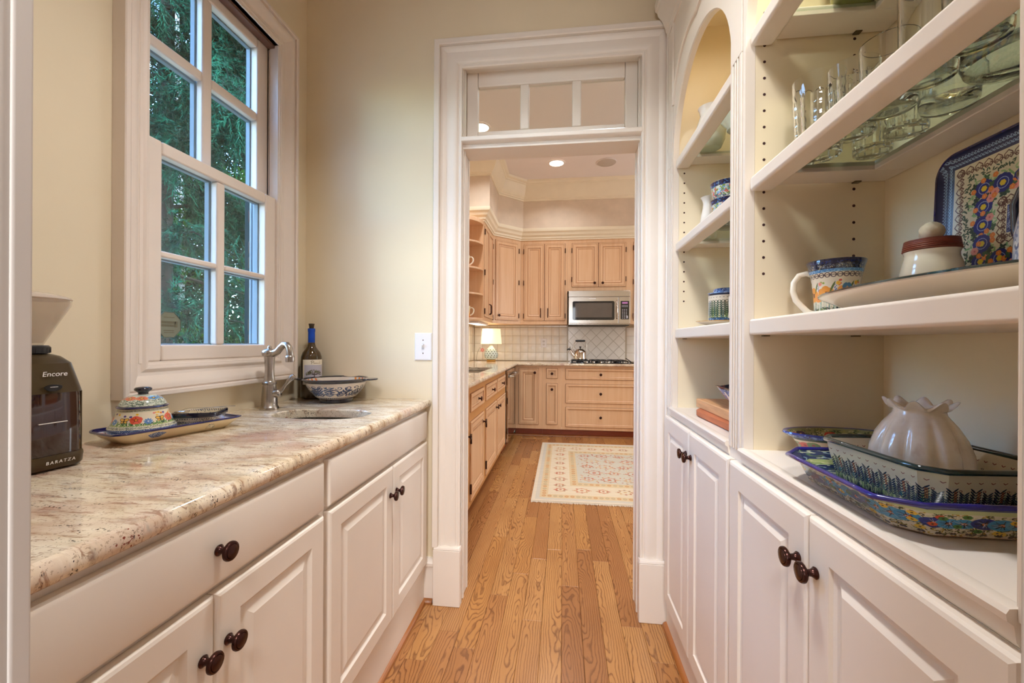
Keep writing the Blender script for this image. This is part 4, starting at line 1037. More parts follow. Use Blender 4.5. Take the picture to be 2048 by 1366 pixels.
for d0 in (150, 170, 190, 210):
    for _ in range(260):
        s_ = rnd.choice([0, 1, 2, 3]); q = rnd.uniform(140, S-140); d = d0+rnd.uniform(-14, 14)
        x, y = ((q, d), (S-d, q), (q, S-d), (d, q))[s_]; cv.leaf(x, y, rnd.uniform(12, 24), 7, rnd.uniform(0, 6.3), rnd.choice([(150, 182, 122), (126, 168, 104), (176, 198, 146), (210, 206, 166)]))
k = 0
for i in range(5):
    q = 180+70*i
    for (x, y) in ((q, 182), (S-182, q), (S-q, S-182), (182, S-q)):
        if i == 4: continue
        for j in range(6): cv.frond(x, y, 44, rnd.uniform(0, 6.3), rnd.choice([(58, 92, 60), (38, 62, 50)]), 4, 9)
        cv.flower(x, y, 34, 11, (24, 34, 118), (228, 196, 50), None, k, .8); cv.ring(x, y, 20, 2.4, (170, 186, 220)); cv.flower(x, y, 11, 6, (228, 196, 50), (228, 196, 50))
        cv.flower(x+rnd.choice([-26, 26]), y+rnd.choice([-24, 24]), 15, 6, (230, 152, 136), (206, 96, 96), None); 
        for j in range(3): cv.flower(x+rnd.uniform(-44, 44), y+rnd.uniform(-44, 44), 10, 5, (232, 130, 60), (240, 170, 90))
        k += 1
cv.a[236:S-236, 236:S-236] = nc(222, 208, 172); around(252, 27.2, heart); cv.a[270:S-270, 270:S-270] = nc(66, 78, 132)
for _ in range(700): x, y = rnd.uniform(272, S-272), rnd.uniform(272, S-272); cv.seg(x, y, x+5, y+4, 2.6, rnd.choice([(200, 204, 214), (34, 40, 92), (160, 170, 200)]))
TRP = printed('square_tray_print', cv, .3, 0)
tl = math.radians(7)
t = thing('square_tray', 'large square ceramic tray with cobalt edge and blue flowers, standing against the back', 'tray', (.737, .760, ZW), (0, 0, 0))
# local frame: a = along -Y (as seen left to right), b = up; face looks to -X
HS = .148
def TP(u, v, d): return (d*math.cos(tl)*-1+(v+HS)*math.sin(tl)*.30-.006, -u, (v+HS)*math.cos(tl)+d*math.sin(tl)*.3+.002)
def tr_ring(half, r, d): return [TP(p_[0], p_[1], d) for p_ in rrect(2*half, 2*half, r, 8)]
b = MB().loft([tr_ring(HS*.90, .03, 0), tr_ring(HS*.97, .036, .006), tr_ring(HS, .040, .016), tr_ring(HS, .040, .020), tr_ring(HS*.975, .038, .020)], True, False)
build('body', b, COBALT, t, world=False, smooth=50)
b = MB(); V = []; U = []
for half, r, d in ((HS*.975, .038, .0195), (HS*.93, .032, .010), (HS*.6, .02, .0085), (HS*.02, .0005, .0085)):
    for p_ in rrect(2*half, 2*half, r, 8): V.append(TP(p_[0], p_[1], d)); U.append((.5+p_[0]/(2*HS), .5+p_[1]/(2*HS)))
n = 36; F = []; UV = []
for i in range(3):
    for k in range(n):
        q = (i*n+k, i*n+(k+1) % n, (i+1)*n+(k+1) % n, (i+1)*n+k); F.append(q); UV.append([U[j] for j in q])
F.append(tuple(3*n+k for k in range(n))); UV.append([U[3*n+k] for k in range(n)])
b.add(V, F, UV); build('printed_face', b, TRP, t, world=False, smooth=60)
t = thing('cream_pitcher', 'little blue-speckled pitcher partly hidden by the jamb at the right frame edge', 'pitcher', (.668, .655, ZW+.0)); t.scale = (.85, .85, 1)
cv = Cv(256, 128, (176, 182, 200)); cv.scribble(0, 256, 0, 128, 300, [(70, 84, 130), (120, 132, 166), (214, 214, 220)], 6, 3, rnd)
b = MB().lathe([(.028, 0), (.036, .004), (.046, .05), (.044, .10), (.034, .15), (.036, .172), (.040, .182)], 36, cap1=False); build('body', b, printed('pitcher_print', cv), t, world=False, smooth=60)
b = MB().lathe([(.039, .180), (.041, .182), (.041, .186), (.037, .186), (.033, .15), (.001, .02)], 36, cap0=False); build('rim', b, NAVY, t, world=False, smooth=60)
b = MB().tube([(.002, .034, .165), (.002, .052, .17), (.002, .064, .150), (.002, .062, .11), (.002, .046, .07)], [.006, .0065, .0065, .006, .006], 10); build('handle', b, NAVY, t, world=False, smooth=60)

# baking dishes and vase on the near deck -------------------------------
def octo(w, h, c, z, n=4):
    """rectangle with chamfered corners"""
    P = [(w/2, -h/2+c), (w/2, h/2-c), (w/2-c, h/2), (-w/2+c, h/2), (-w/2, h/2-c), (-w/2, -h/2+c), (-w/2+c, -h/2), (w/2-c, -h/2)]; L = []
    for i in range(8):
        a, q = P[i], P[(i+1) % 8]
        for k in range(n): L.append((a[0]+(q[0]-a[0])*k/n, a[1]+(q[1]-a[1])*k/n, z))
    return L
cv = Cv(2600, 220, (222, 214, 190))
cv.scribble(0, 2600, 10, 190, 1700, [(96, 104, 52), (72, 84, 48), (180, 150, 70), (60, 56, 40), (200, 196, 160)], 10, 5, rnd)
for k in range(48):
    x = k*54+rnd.uniform(-8, 8); y = rnd.uniform(85, 130); c = rnd.choice([(60, 140, 190), (40, 52, 130), (96, 110, 170), (90, 160, 200)])
    cv.flower(x, y, rnd.uniform(36, 50), 7, c, (226, 120, 60), (24, 22, 50), k, .8)
    for j in range(12): a = rnd.uniform(0, 6.3); cv.seg(x, y, x+32*math.cos(a), y+32*math.sin(a), 2.4, rnd.choice([(22, 22, 50), (200, 205, 225)]), 1)
for k in range(90): cv.flower(rnd.uniform(0, 2600), rnd.uniform(40, 180), 16, 6, rnd.choice([(236, 196, 70), (96, 150, 70), (70, 120, 60), (210, 90, 60)]), (60, 60, 30))
for k in range(104): cv.frond(k*25, 22, 22, 2.6 if k % 2 else .5, (44, 38, 60), 3, 6)
cv.band(0, 8, (206, 176, 140)); cv.band(8, 11, (120, 60, 70)); cv.band(190, 206, (196, 204, 150)); cv.band(206, 220, (30, 40, 110))
DBC = (.578, .738, ZD+.0005)
t = thing('baking_dish', 'lower baking dish with blue flowers and cobalt rim under the white grass-painted dish', 'baking dish', DBC)
def wav(w, h, c, z, lift):
    L = octo(w, h, c, z, 6); m = []
    for (x, y, zz) in L:
        k = abs(y)/(h/2); m.append((x, y, zz+lift*max(0, k-.80)/.2*(1-min(1, abs(x)/(w/2)*.5))))
    return m
b = MB().loft([octo(.232, .236, .028, 0, 6), octo(.246, .250, .030, .004, 6), octo(.276, .270, .034, .036, 6), wav(.306, .288, .036, .046, .004)], True, False, vs=[0, .04, .86, 1])
build('body', b, printed('blue_flower_dish_print', cv), t, world=False, smooth=50)
b = MB(); L = wav(.308, .290, .036, .0470, .004); b.tube(L+L[:2], .0042, 8, False); build('rim', b, plain('bright_cobalt_rim', rgb(30, 30, 120), .1, var=.25, vscale=30, coat=.8), t, world=False, smooth=60)
cv = Cv(512, 200, (40, 56, 96)); cv.scribble(0, 512, 0, 200, 800, [(150, 176, 190), (30, 36, 80), (190, 200, 170), (90, 120, 90)], 8, 3, rnd); cv.band(120, 160, (170, 186, 120)); cv.scribble(0, 512, 120, 160, 200, [(110, 140, 80), (210, 206, 160)], 6, 3, rnd)
b = MB().loft([wav(.304, .286, .036, .0475, .004), octo(.268, .262, .03, .034, 6), octo(.236, .240, .028, .008, 6), octo(.01, .01, .002, .006, 6)], False, True, vs=[1, .8, .2, 0]); build('printed_inside', b, printed('blue_dish_inside_print', cv), t, world=False, smooth=60)

cv = Cv(2800, 300, (232, 222, 200))
for k in range(1800):
    x = rnd.uniform(0, 2800); cv.seg(x, 10, x+rnd.uniform(-14, 14), rnd.uniform(50, 190), rnd.uniform(3, 7), rnd.choice([(126, 156, 96), (164, 182, 126), (92, 128, 86), (150, 170, 120), (188, 200, 156)]), 1)
for k in range(1000): x = rnd.uniform(0, 2800); cv.seg(x, 0, x+rnd.uniform(-8, 8), rnd.uniform(20, 70), rnd.uniform(4, 8), rnd.choice([(34, 56, 62), (28, 40, 54), (48, 74, 70)]), 1)
for k in range(48):
    x = k*58+12; cv.frond(x, 50, 105+20*(k % 2), 1.57, (34, 52, 78), 7, 9); cv.frond(x+24, 40, 84, 1.5, (44, 62, 84), 7, 6)
    for q in range(5): cv.ring(x+40+6*(q % 2), 92+q*22, 6.5, 3, (128, 70, 66))
    cv.seg(x+40, 40, x+42, 180, 1.6, (110, 110, 80))
    if k % 2: 
        for q in range(6): cv.seg(x+10, 110+q*12, x+22, 118+q*12, 3, (192, 112, 62)); cv.seg(x+22, 110+q*12, x+10, 118+q*12, 3, (192, 112, 62))
    else: cv.ell(x+50, 84, 9, 15, (58, 138, 150), 0)
    cv.path([(x+8, 236), (x+17, 228), (x+27, 236)], 4, (128, 62, 54))
cv.band(0, 12, (24, 40, 56)); cv.band(284, 300, (20, 44, 50))
GRP = printed('grass_dish_print', cv)
DAC = (.600, .764, ZD+.0085)
t = thing('baking_dish', 'white baking dish painted with grasses, dark teal rim, holding the white fluted vase', 'baking dish', DAC, (0, 0, math.radians(5)))
b = MB().loft([octo(.170, .190, .018, 0), octo(.180, .200, .02, .004), octo(.198, .219, .022, .050), octo(.204, .226, .023, .070)], True, False, vs=[0, .04, .7, 1])
build('body', b, GRP, t, world=False, smooth=40)
b = MB(); L = octo(.206, .228, .023, .0710); b.tube(L+L[:2], .0044, 8, False); build('rim', b, TEAL, t, world=False, smooth=60)
cv = Cv(2800, 300, (226, 216, 194))
for k in range(1000): x = rnd.uniform(0, 2800); cv.seg(x, 80, x+rnd.uniform(-12, 12), rnd.uniform(100, 170), rnd.uniform(3, 6), rnd.choice([(126, 156, 96), (92, 128, 86), (160, 180, 120)]), 1)
for k in range(60): cv.path([(k*47, 236), (k*47+9, 228), (k*47+18, 236)], 4, (128, 62, 54)); cv.ring(k*47+20, 178, 6, 3, (44, 62, 84))
b = MB().loft([octo(.201, .223, .023, .0715), octo(.190, .210, .022, .048), octo(.172, .192, .02, .010), octo(.01, .01, .002, .008)], False, True, vs=[1, .7, .1, 0]); build('printed_inside', b, printed('grass_dish_inside_print', cv), t, world=False, smooth=60)

# pomegranate vase
t = thing('fluted_vase', 'white fluted pomegranate-shaped vase with crown rim standing in the grass-painted dish', 'vase', (.598, .782, DAC[2]+.0105))
b = MB(); L = []
prof = [(.038, 0), (.052, .006), (.063, .022), (.0675, .042), (.0655, .062), (.058, .084), (.048, .102), (.039, .114), (.034, .121), (.033, .126)]
ns = 96
for r, z in prof:
    amp = .115*math.sin(PI*min(1, z/.121))
    L.append([(r*(1-amp*abs(math.cos(5*(2*PI*k/ns)))**8)*math.cos(2*PI*k/ns), r*(1-amp*abs(math.cos(5*(2*PI*k/ns)))**8)*math.sin(2*PI*k/ns), z) for k in range(ns)])
for k_, (r, z, a) in enumerate([(.036, .130, .10), (.041, .134, .20), (.043, .137, .26), (.041, .139, .22), (.034, .136, .10), (.029, .130, .0)]):
    L.append([((r*(1+a*(abs(math.cos(4*th))-.55)))*math.cos(th), (r*(1+a*(abs(math.cos(4*th))-.55)))*math.sin(th), z+.009*a/.3*math.cos(8*th)) for th in [2*PI*k/ns for k in range(ns)]])
L.append([(.026*math.cos(2*PI*k/ns), .026*math.sin(2*PI*k/ns), .09) for k in range(ns)])
b.loft(L)
m, tt, p = nodes('antique_white_glaze'); gz = noise(tt, mapping(tt), 22, 4, .6)
ge = N(tt, 'ShaderNodeNewGeometry')
c_ = ramp(tt, gz, [(.35, rgb(226, 218, 204)), (.6, rgb(240, 236, 228))])
c_ = mix(tt, ramp(tt, noise(tt, mapping(tt, (1, 1, .5)), 40, 3), [(.62, (0, 0, 0, 1)), (.72, (.35, .35, .35, 1))]), c_, rgb(170, 134, 100))
tt.links.new(c_, p.inputs['Base Color']); p.inputs['Roughness'].default_value = .14; p.inputs['Coat Weight'].default_value = .6
build('body', b, m, t, world=False, smooth=60)

# oval bowl in the corner behind
cv = Cv(900, 200, (150, 150, 96)); cv.scribble(0, 900, 20, 190, 600, [(96, 110, 60), (70, 84, 50), (200, 190, 140), (170, 160, 90)], 10, 6, rnd)
for k in range(26): cv.flower(k*35+rnd.uniform(-6, 6), rnd.uniform(50, 150), rnd.uniform(22, 34), 5, rnd.choice([(206, 70, 50), (214, 96, 70), (60, 30, 60), (190, 60, 50), (232, 130, 90)]), rnd.choice([(240, 180, 80), (60, 30, 50)]), (60, 28, 40), k)
OBP = printed('red_flower_bowl_print', cv)
cv2 = Cv(900, 160, (226, 206, 174)); 
for k in range(26): cv2.flower(k*35, rnd.uniform(40, 110), 26, 5, rnd.choice([(224, 134, 100), (206, 96, 76), (232, 160, 120), (110, 130, 70)]), (150, 60, 50), None, k)
cv2.band(140, 160, (40, 70, 50))
t = thing('oval_bowl', 'oval bowl with blue rim and red flowers in the corner behind the baking dishes', 'bowl', (.606, 1.000, ZD+.0005), (0, 0, 0))
b = MB().loft([oval(.060, .026, 0, 48), oval(.068, .030, .004, 48), oval(.085, .040, .034, 48), oval(.098, .048, .050, 48)], True, False, vs=[0, .05, .6, 1]); build('body', b, printed('peach_flower_print', cv2), t, world=False, smooth=60)
b = MB().loft([oval(.096, .047, .049, 48), oval(.108, .056, .053, 48), oval(.114, .0605, .058, 48), oval(.112, .0595, .062, 48), oval(.104, .054, .0605, 48)], False, False)
RIMB = Cv(900, 60, (36, 50, 130)); RIMB.scribble(0, 900, 0, 40, 300, [(120, 150, 200), (26, 30, 90), (80, 110, 180)], 7, 3, rnd)
build('rim', b, printed('blue_rim_print', RIMB), t, world=False, smooth=60)
b = MB().loft([oval(.105, .0545, .0608, 48), oval(.088, .042, .042, 48), oval(.066, .03, .010, 48), oval(.003, .002, .008, 48)], False, True, vs=[1, .6, .2, 0]); build('printed_inside', b, OBP, t, world=False, smooth=60)

# far bookcase --------------------------------------------------------
t = thing('cutting_board', 'reddish rounded wooden cutting board lying at the bottom of the far stack', 'cutting board', (.583, 1.385, ZD+.0008), (0, 0, math.radians(2)))
b = MB().loft([rrect(.205, .40, .05, 10, 0), rrect(.215, .41, .055, 10, .004), rrect(.215, .41, .055, 10, .020), rrect(.205, .40, .05, 10, .0235)])
build('board', b, plain('cherry_board', rgb(178, 100, 62), .5, var=.14, vscale=14, stretch=(6, .6, 6)), t, world=False, smooth=40)
t = thing('cutting_board', 'pale square-cornered wooden cutting board on top of the reddish one', 'cutting board', (.598, 1.400, ZD+.0245), (0, 0, math.radians(1)))
b = MB().box(-.105, .105, -.21, .21, 0, .030); build('board', b, plain('maple_board', rgb(208, 158, 112), .5, var=.16, vscale=16, stretch=(7, .5, 7), bmp=.1), t, world=False, bevel=.003)
t = thing('slate_board', 'dark grey slate board standing at the back behind the wooden cutting boards', 'board', (.722, 1.44, ZD+.0008))
b = MB().box(-.012, .012, -.22, .255, 0, .047); build('board', b, plain('grey_slate', rgb(96, 92, 76), .6, var=.12, vscale=20), t, world=False, bevel=.003)
cv = Cv(900, 240, (92, 108, 172))
cv.scribble(0, 900, 100, 240, 500, [(60, 72, 150), (180, 186, 210), (40, 48, 110)], 9, 4, rnd); cv.band(0, 100, (206, 150, 130)); cv.scribble(0, 900, 0, 110, 420, [(196, 110, 90), (226, 190, 170), (110, 110, 160), (150, 110, 100)], 9, 5, rnd)
for k in range(16): cv.path([(k*56+28*math.cos(a), 200-170*math.sin(a)) for a in [PI*q/12 for q in range(13)]], 8, (226, 216, 212))
cv.band(228, 240, NVY)
FLP = printed('fluted_bowl_print', cv)
t = thing('fluted_bowl', 'wavy-rimmed blue and pink fluted bowl resting on the wooden cutting boards', 'bowl', (.600, 1.372, ZD+.0552), (0, 0, 0))
def wring(r, z, a, wv): return [(r*(1+a*math.cos(8*th))*math.cos(th), r*(1+a*math.cos(8*th))*math.sin(th), z+wv*math.cos(4*th)) for th in [2*PI*k/96 for k in range(96)]]
b = MB().loft([wring(.062, 0, .0, 0), wring(.066, .003, .01, 0), wring(.086, .024, .03, .001), wring(.106, .050, .035, .003), wring(.116, .062, .035, .005)], True, False, vs=[0, .05, .4, .85, 1]); build('body', b, FLP, t, world=False, smooth=60)
b = MB().loft([wring(.116, .062, .035, .005), wring(.120, .065, .035, .005), wring(.114, .0665, .035, .005)], False, False); build('rim', b, NAVY, t, world=False, smooth=60)
cv = Cv(900, 200, (44, 56, 84)); cv.scribble(0, 900, 0, 200, 800, [(30, 36, 60), (110, 130, 150), (80, 100, 80), (170, 80, 60), (60, 80, 110)], 9, 4, rnd)
b = MB().loft([wring(.114, .0665, .035, .005), wring(.098, .046, .03, .002), wring(.066, .010, .01, 0), wring(.003, .007, 0, 0)], False, True); build('printed_inside', b, printed('fluted_bowl_inside_print', cv), t, world=False, smooth=60)

t = thing('saucer', 'small ivory saucer under the lidded canister on the far wooden shelf', 'plate', (.555, 1.520, ZW))
b = MB().lathe([(.045, 0), (.048, .003), (.075, .010), (.090, .016), (.0905, .018), (.074, .0135), (.046, .007), (.001, .006)], 48); build('body', b, IVORY, t, world=False, smooth=50)
b = MB().lathe([(.0895, .0165), (.0915, .017), (.0915, .0185), (.089, .0185)], 48, cap0=False, cap1=False); build('rim', b, plain('mustard_rim', rgb(190, 140, 50), .2, var=.1, coat=.5), t, world=False, smooth=50)
cv = Cv(1100, 300, (226, 216, 198))
for k in range(560): x = rnd.uniform(0, 1100); cv.seg(x, 30, x+rnd.uniform(-10, 10), rnd.uniform(120, 240), rnd.uniform(3, 7), rnd.choice([(126, 150, 70), (92, 128, 66), (80, 120, 140), (150, 164, 90), (60, 84, 60)]), 1)
for k in range(30): cv.frond(k*37, 60, 150, 1.57, rnd.choice([(44, 74, 60), (60, 110, 150), (50, 60, 50)]), 7, 8); cv.path([(k*37, 268), (k*37+7, 262), (k*37+14, 268)], 3, (60, 50, 60))
cv.band(0, 60, (52, 92, 140)); cv.scribble(0, 1100, 0, 60, 300, [(120, 160, 200), (30, 50, 60), (60, 80, 50)], 7, 4, rnd); cv.band(288, 300, (30, 44, 70))
CNP = printed('canister_print', cv)
t = thing('canister', 'cylindrical canister painted with grasses, blue lid, on the far wooden shelf', 'canister', (.558, 1.520, ZW+.0078))
b = MB().lathe([(.050, 0), (.053, .002), (.054, .008), (.0540, .098), (.0555, .104)], 48, vs=[0, .02, .06, .96, 1]); build('body', b, CNP, t, world=False, smooth=50)
cv = Cv(400, 100, (96, 128, 180)); cv.scribble(0, 400, 0, 100, 220, [(60, 90, 150), (160, 184, 214), (40, 56, 110)], 7, 4, rnd)
b = MB().lathe([(.0565, .104), (.0565, .107), (.046, .108), (.040, .1085), (.0385, .120), (.034, .123), (.001, .1235)], 40); build('lid', b, printed('canister_lid_print', cv), t, world=False, smooth=50)
b = MB().tube([(-.005, -.052, .084), (-.010, -.070, .086), (-.014, -.080, .066), (-.012, -.078, .040), (-.006, -.054, .022)], .006, 10); build('handle', b, IVORY, t, world=False, smooth=50)

t = thing('white_vase', 'slim white glass vase with flared lip on the far middle shelf', 'vase', (.548, 1.665, ZG1+.0004))
b = MB().lathe([(.022, 0), (.028, .003), (.031, .02), (.029, .07), (.021, .115), (.0185, .135), (.022, .150), (.028, .159), (.0265, .160), (.016, .135), (.024, .07), (.001, .01)], 40); build('body', b, WHITEC, t, world=False, smooth=60)
cv = Cv(600, 240, (206, 212, 206)); cv.scribble(0, 600, 0, 130, 900, [(70, 90, 90), (110, 130, 120), (60, 76, 110)], 8, 4, rnd); cv.scribble(0, 600, 110, 192, 260, [(120, 150, 70), (206, 90, 70), LBL], 8, 6, rnd); cv.band(196, 240, (26, 34, 84)); cv.scribble(0, 600, 196, 236, 120, [(60, 110, 180), (20, 22, 50)], 8, 5, rnd)
TCP = printed('tea_cup_print', cv)
tc = None
for i, (dz, lab) in enumerate(((0, 'blue-rimmed cup, lower of the two stacked cups on the far middle shelf'), (.058, 'blue-rimmed cup nested on top of the stacked pair, far middle shelf'))):
    t = thing('cup', lab, 'cup', (.562, 1.505, ZG1+.0004+dz), (0, 0, .4*i), 'stacked cups on the far middle shelf')
    if tc is None:
        tc = [build('body', MB().lathe([(.040, 0), (.043, .003), (.048, .03), (.055, .075), (.059, .092)], 44, cap1=False, vs=[0, .03, .3, .8, 1]), TCP, t, world=False, smooth=60),
              build('inside', MB().lathe([(.059, .092), (.057, .0935), (.052, .075), (.045, .03), (.040, .008), (.001, .006)], 44, cap0=False), IVORY, t, world=False, smooth=60)]
    else:
        for s in tc: c = s.copy(); COL.objects.link(c); c.parent = t
t = thing('white_pitcher', 'white bulbous pitcher on the upper glass shelf of the far bookcase', 'pitcher', (.545, 1.640, 1.9085))
b = MB(); L = []
for r, z in ((.030, 0), (.038, .003), (.050, .03), (.053, .06), (.045, .095), (.035, .125), (.038, .145), (.043, .155)): L.append([(r*math.cos(th)*(1+.0*z), r*math.sin(th)*(1+(.35*max(0, z-.12)/.035 if math.sin(th) > .9 else 0)), z) for th in [2*PI*k/40 for k in range(40)]])
b.loft(L, True, True); build('body', b, WHITEC, t, world=False, smooth=60)
b = MB().tube([(0, -.036, .14), (0, -.060, .145), (0, -.075, .12), (0, -.070, .08), (0, -.050, .05)], .006, 10); build('handle', b, WHITEC, t, world=False, smooth=60)
t = thing('lidded_tureen', 'round white lidded tureen beside the white pitcher, upper far shelf', 'tureen', (.598, 1.500, 1.9085))
b = MB().lathe([(.040, 0), (.044, .004), (.042, .012), (.062, .035), (.070, .065), (.066, .10), (.062, .112), (.066, .116)], 44); build('body', b, WHITEC, t, world=False, smooth=60)
b = MB().lathe([(.064, .117), (.060, .125), (.045, .145), (.020, .158), (.009, .162), (.008, .170), (.014, .177), (.015, .185), (.010, .192), (.0005, .194)], 40); build('lid', b, WHITEC, t, world=False, smooth=60)

# ================================================================== KITCHEN
ZK0, ZK1 = .898, .928                                          # counter underside and top
FL, FB = -.600, 5.27                                           # face planes: left run, back run
EL, EB = -.572, 5.238                                          # counter edges
def mk(name, label, cat, loc, group=None): return thing(name, label, cat, loc, (0, 0, 0), group)
def mdoor(name, t, axis, sgn, face, a0, a1, z0, z1, kind, knob_at=None, hinges=None, mat=None):
    """inset front: dark joint all round, then the panel"""
    o = panel(name, axis, sgn, face+sgn*.0105, a0+.003, a1-.003, z0+.003, z1-.003, kind, mat or MAPLE, t)
    g = MB(); e = .0012
    if axis == 'x': P = lambda u0, u1, v0, v1: g.box(face-sgn*.002, face+sgn*e, u0, u1, v0, v1)
    else: P = lambda u0, u1, v0, v1: g.box(u0, u1, face-sgn*.002, face+sgn*e, v0, v1)
    P(a0-.001, a0+.003, z0, z1); P(a1-.003, a1+.001, z0, z1); P(a0, a1, z0-.001, z0+.003); P(a0, a1, z1-.003, z1+.001)
    build('joint', g, MAPLED, o)
    if knob_at: knob(o, (face+sgn*.0105, knob_at[0], knob_at[1]) if axis == 'x' else (knob_at[0], face+sgn*.0105, knob_at[1]), axis, sgn)
    for (ha, hz) in hinges or []:
        h = MB()
        if axis == 'x': h.tube([(face+sgn*.0095, ha, hz-.032), (face+sgn*.0095, ha, hz+.032)], .006, 8)
        else: h.tube([(ha, face+sgn*.0095, hz-.032), (ha, face+sgn*.0095, hz+.032)], .006, 8)
        build('hinge', h, BRONZE, o)
    return o
def pull(o, axis, sgn, face, a, z0, z1):
    b = MB(); q = lambda d, z: (face+sgn*d, a, z) if axis == 'x' else (a, face+sgn*d, z)
    b.tube([q(.002, z0), q(.020, z0+.006), q(.026, z0+.02), q(.026, z1-.02), q(.020, z1-.006), q(.002, z1)], .0055, 8)
    build('pull', b, BRONZE, o, smooth=60)
# back run of base cabinets
def back_base(label, x0, x1):
    t = mk('base_cabinet', label, 'cabinet', ((x0+x1)/2, FB, 0))
    b = MB().box(x0, x1, FB, 5.885, .10, ZK0-.001); build('body', b, MAPLE, t)
    build('toe_kick', MB().box(x0, x1, FB+.075, FB+.095, 0, .10), TOE, t)
    return t
t = back_base('kitchen maple corner base cabinet with one tall door right of the dishwasher', -.596, -.250); mdoor('door', t, 'y', -1, FB, -.548, -.297, .152, .866, 'maple', (-.343, .808))
t = back_base('narrow maple base cabinet with a tiny drawer over a slim door', -.249, -.006)
mdoor('drawer', t, 'y', -1, FB, -.200, -.058, .737, .864, 'mapled', (-.129, .799)); mdoor('door', t, 'y', -1, FB, -.200, -.058, .158, .674, 'mapled', (-.129, .602))
t = back_base('wide maple base cabinet with three stacked drawers under the cooktop', -.005, .945)
for z0, z1, kz in ((.727, .866, .792), (.432, .672, .555), (.134, .384, .262)): mdoor('drawer', t, 'y', -1, FB, .040, .902, z0, z1, 'mapled', (.471, kz))
t = back_base('maple base cabinet at the right end of the back run, behind the doorway jamb', .946, 1.60); mdoor('door', t, 'y', -1, FB, .99, 1.30, .134, .866, 'maple', (1.03, .80))
# left run of base cabinets
def left_base(label, y0, y1, z1=ZK0-.001):
    t = mk('base_cabinet', label, 'cabinet', (FL, (y0+y1)/2, 0))
    b = MB().box(-1.26, FL, y0, y1, .10, z1); build('body', b, MAPLEB, t)
    build('toe_kick', MB().box(FL-.075, FL-.055, y0, y1, 0, .10), TOE, t); return t
t = left_base('left-run maple base cabinet nearest the doorway, mostly hidden by its jamb', 2.05, 2.640); mdoor('drawer', t, 'x', 1, FL, 2.20, 2.60, .715, .842, 'mapled', (2.40, .78)); mdoor('door', t, 'x', 1, FL, 2.20, 2.60, .135, .655, 'maple', (2.565, .590))
t = left_base('left-run maple base cabinet with one drawer over a single door', 2.641, 3.190); mdoor('drawer', t, 'x', 1, FL, 2.684, 3.140, .722, .846, 'mapled', (2.915, .785)); mdoor('door', t, 'x', 1, FL, 2.684, 3.140, .135, .660, 'maple', (3.09, .590), [(2.684, .55), (2.684, .22)])
t = left_base('left-run maple sink base with two drawer fronts and two doors beside the dishwasher', 3.191, 4.395, .70)
b = MB().box(FL-.03, FL, 3.191, 4.395, .70, ZK0-.001); build('front_rail', b, MAPLEB, t)
for a0, a1, ky, hy in ((3.235, 3.760, 3.72, 3.235), (3.800, 4.340, 3.84, 4.340)):
    mdoor('drawer', t, 'x', 1, FL, a0, a1, .722, .850, 'mapled', ((a0+a1)/2, .785)); mdoor('door', t, 'x', 1, FL, a0, a1, .135, .660, 'maple', (ky, .600), [(hy, .55), (hy, .22)])
t = mk('dishwasher', 'stainless dishwasher reflecting the maple doors at the inner corner', 'dishwasher', (FL, 4.83, 0))
build('body', MB().box(-1.24, FL+.004, 4.40, 5.20, .10, ZK0-.004), BLACK, t); build('door_panel', MB().box(FL+.004, FL+.026, 4.42, 5.19, .115, ZK0-.012), plain('reflective_steel', rgb(206, 196, 184), .07, 1, var=.02), t, bevel=.003)
build('bar_handle', MB().tube([(FL+.026, 4.50, .815), (FL+.062, 4.51, .815), (FL+.062, 5.10, .815), (FL+.026, 5.11, .815)], .016, 10), STEEL, t, smooth=60)
build('toe_panel', MB().box(FL-.06, FL-.04, 4.42, 5.19, .0, .10), TOE, t)
struct(build('trim_7', MB().sweep(Q, [(-.672, 2.05), (-.672, FB+.072), (1.6, FB+.072)]), SHOE, smooth=50))
# L-shaped counter with an undermount sink hole in the left run
b = MB(); SX0, SX1, SY0, SY1 = -1.08, -.70, 3.45, 4.22
NS = [(0, ZK0), (.006, ZK0+.003), (.009, ZK0+.010), (.009, ZK0+.020), (.005, ZK0+.028), (0, ZK1)]
b.box(-1.265, EL, 2.05, SY0, ZK0, ZK1); b.box(-1.265, SX0, SY0, SY1, ZK0, ZK1); b.box(SX1, EL, SY0, SY1, ZK0, ZK1); b.box(-1.265, EL, SY1, 5.885, ZK0, ZK1); b.box(EL, 1.60, EB, 5.885, ZK0, ZK1)
b.sweep(NS, [(EL, 2.05), (EL, EB), (1.60, EB)])
KG = plain('kitchen_granite', rgb(214, 190, 162), .06, var=.22, vscale=38)
tag(build('granite_worktop', b, GRAN, smooth=30), 'L-shaped speckled granite kitchen worktop running past the sink to the cooktop', 'countertop')
b = MB().loft([rrect(SX1-SX0+.02, SY1-SY0+.02, .05, 6, ZK0-.001, (SX0+SX1)/2, (SY0+SY1)/2), rrect(SX1-SX0, SY1-SY0, .05, 6, ZK0-.004, (SX0+SX1)/2, (SY0+SY1)/2), rrect(SX1-SX0-.02, SY1-SY0-.02, .05, 6, .74, (SX0+SX1)/2, (SY0+SY1)/2), rrect(.1, .1, .04, 6, .73, (SX0+SX1)/2, (SY0+SY1)/2)], False, True)
tag(build('kitchen_sink', b, STEEL, smooth=40), 'undermount stainless kitchen sink in the left worktop behind the doorway jamb', 'sink')
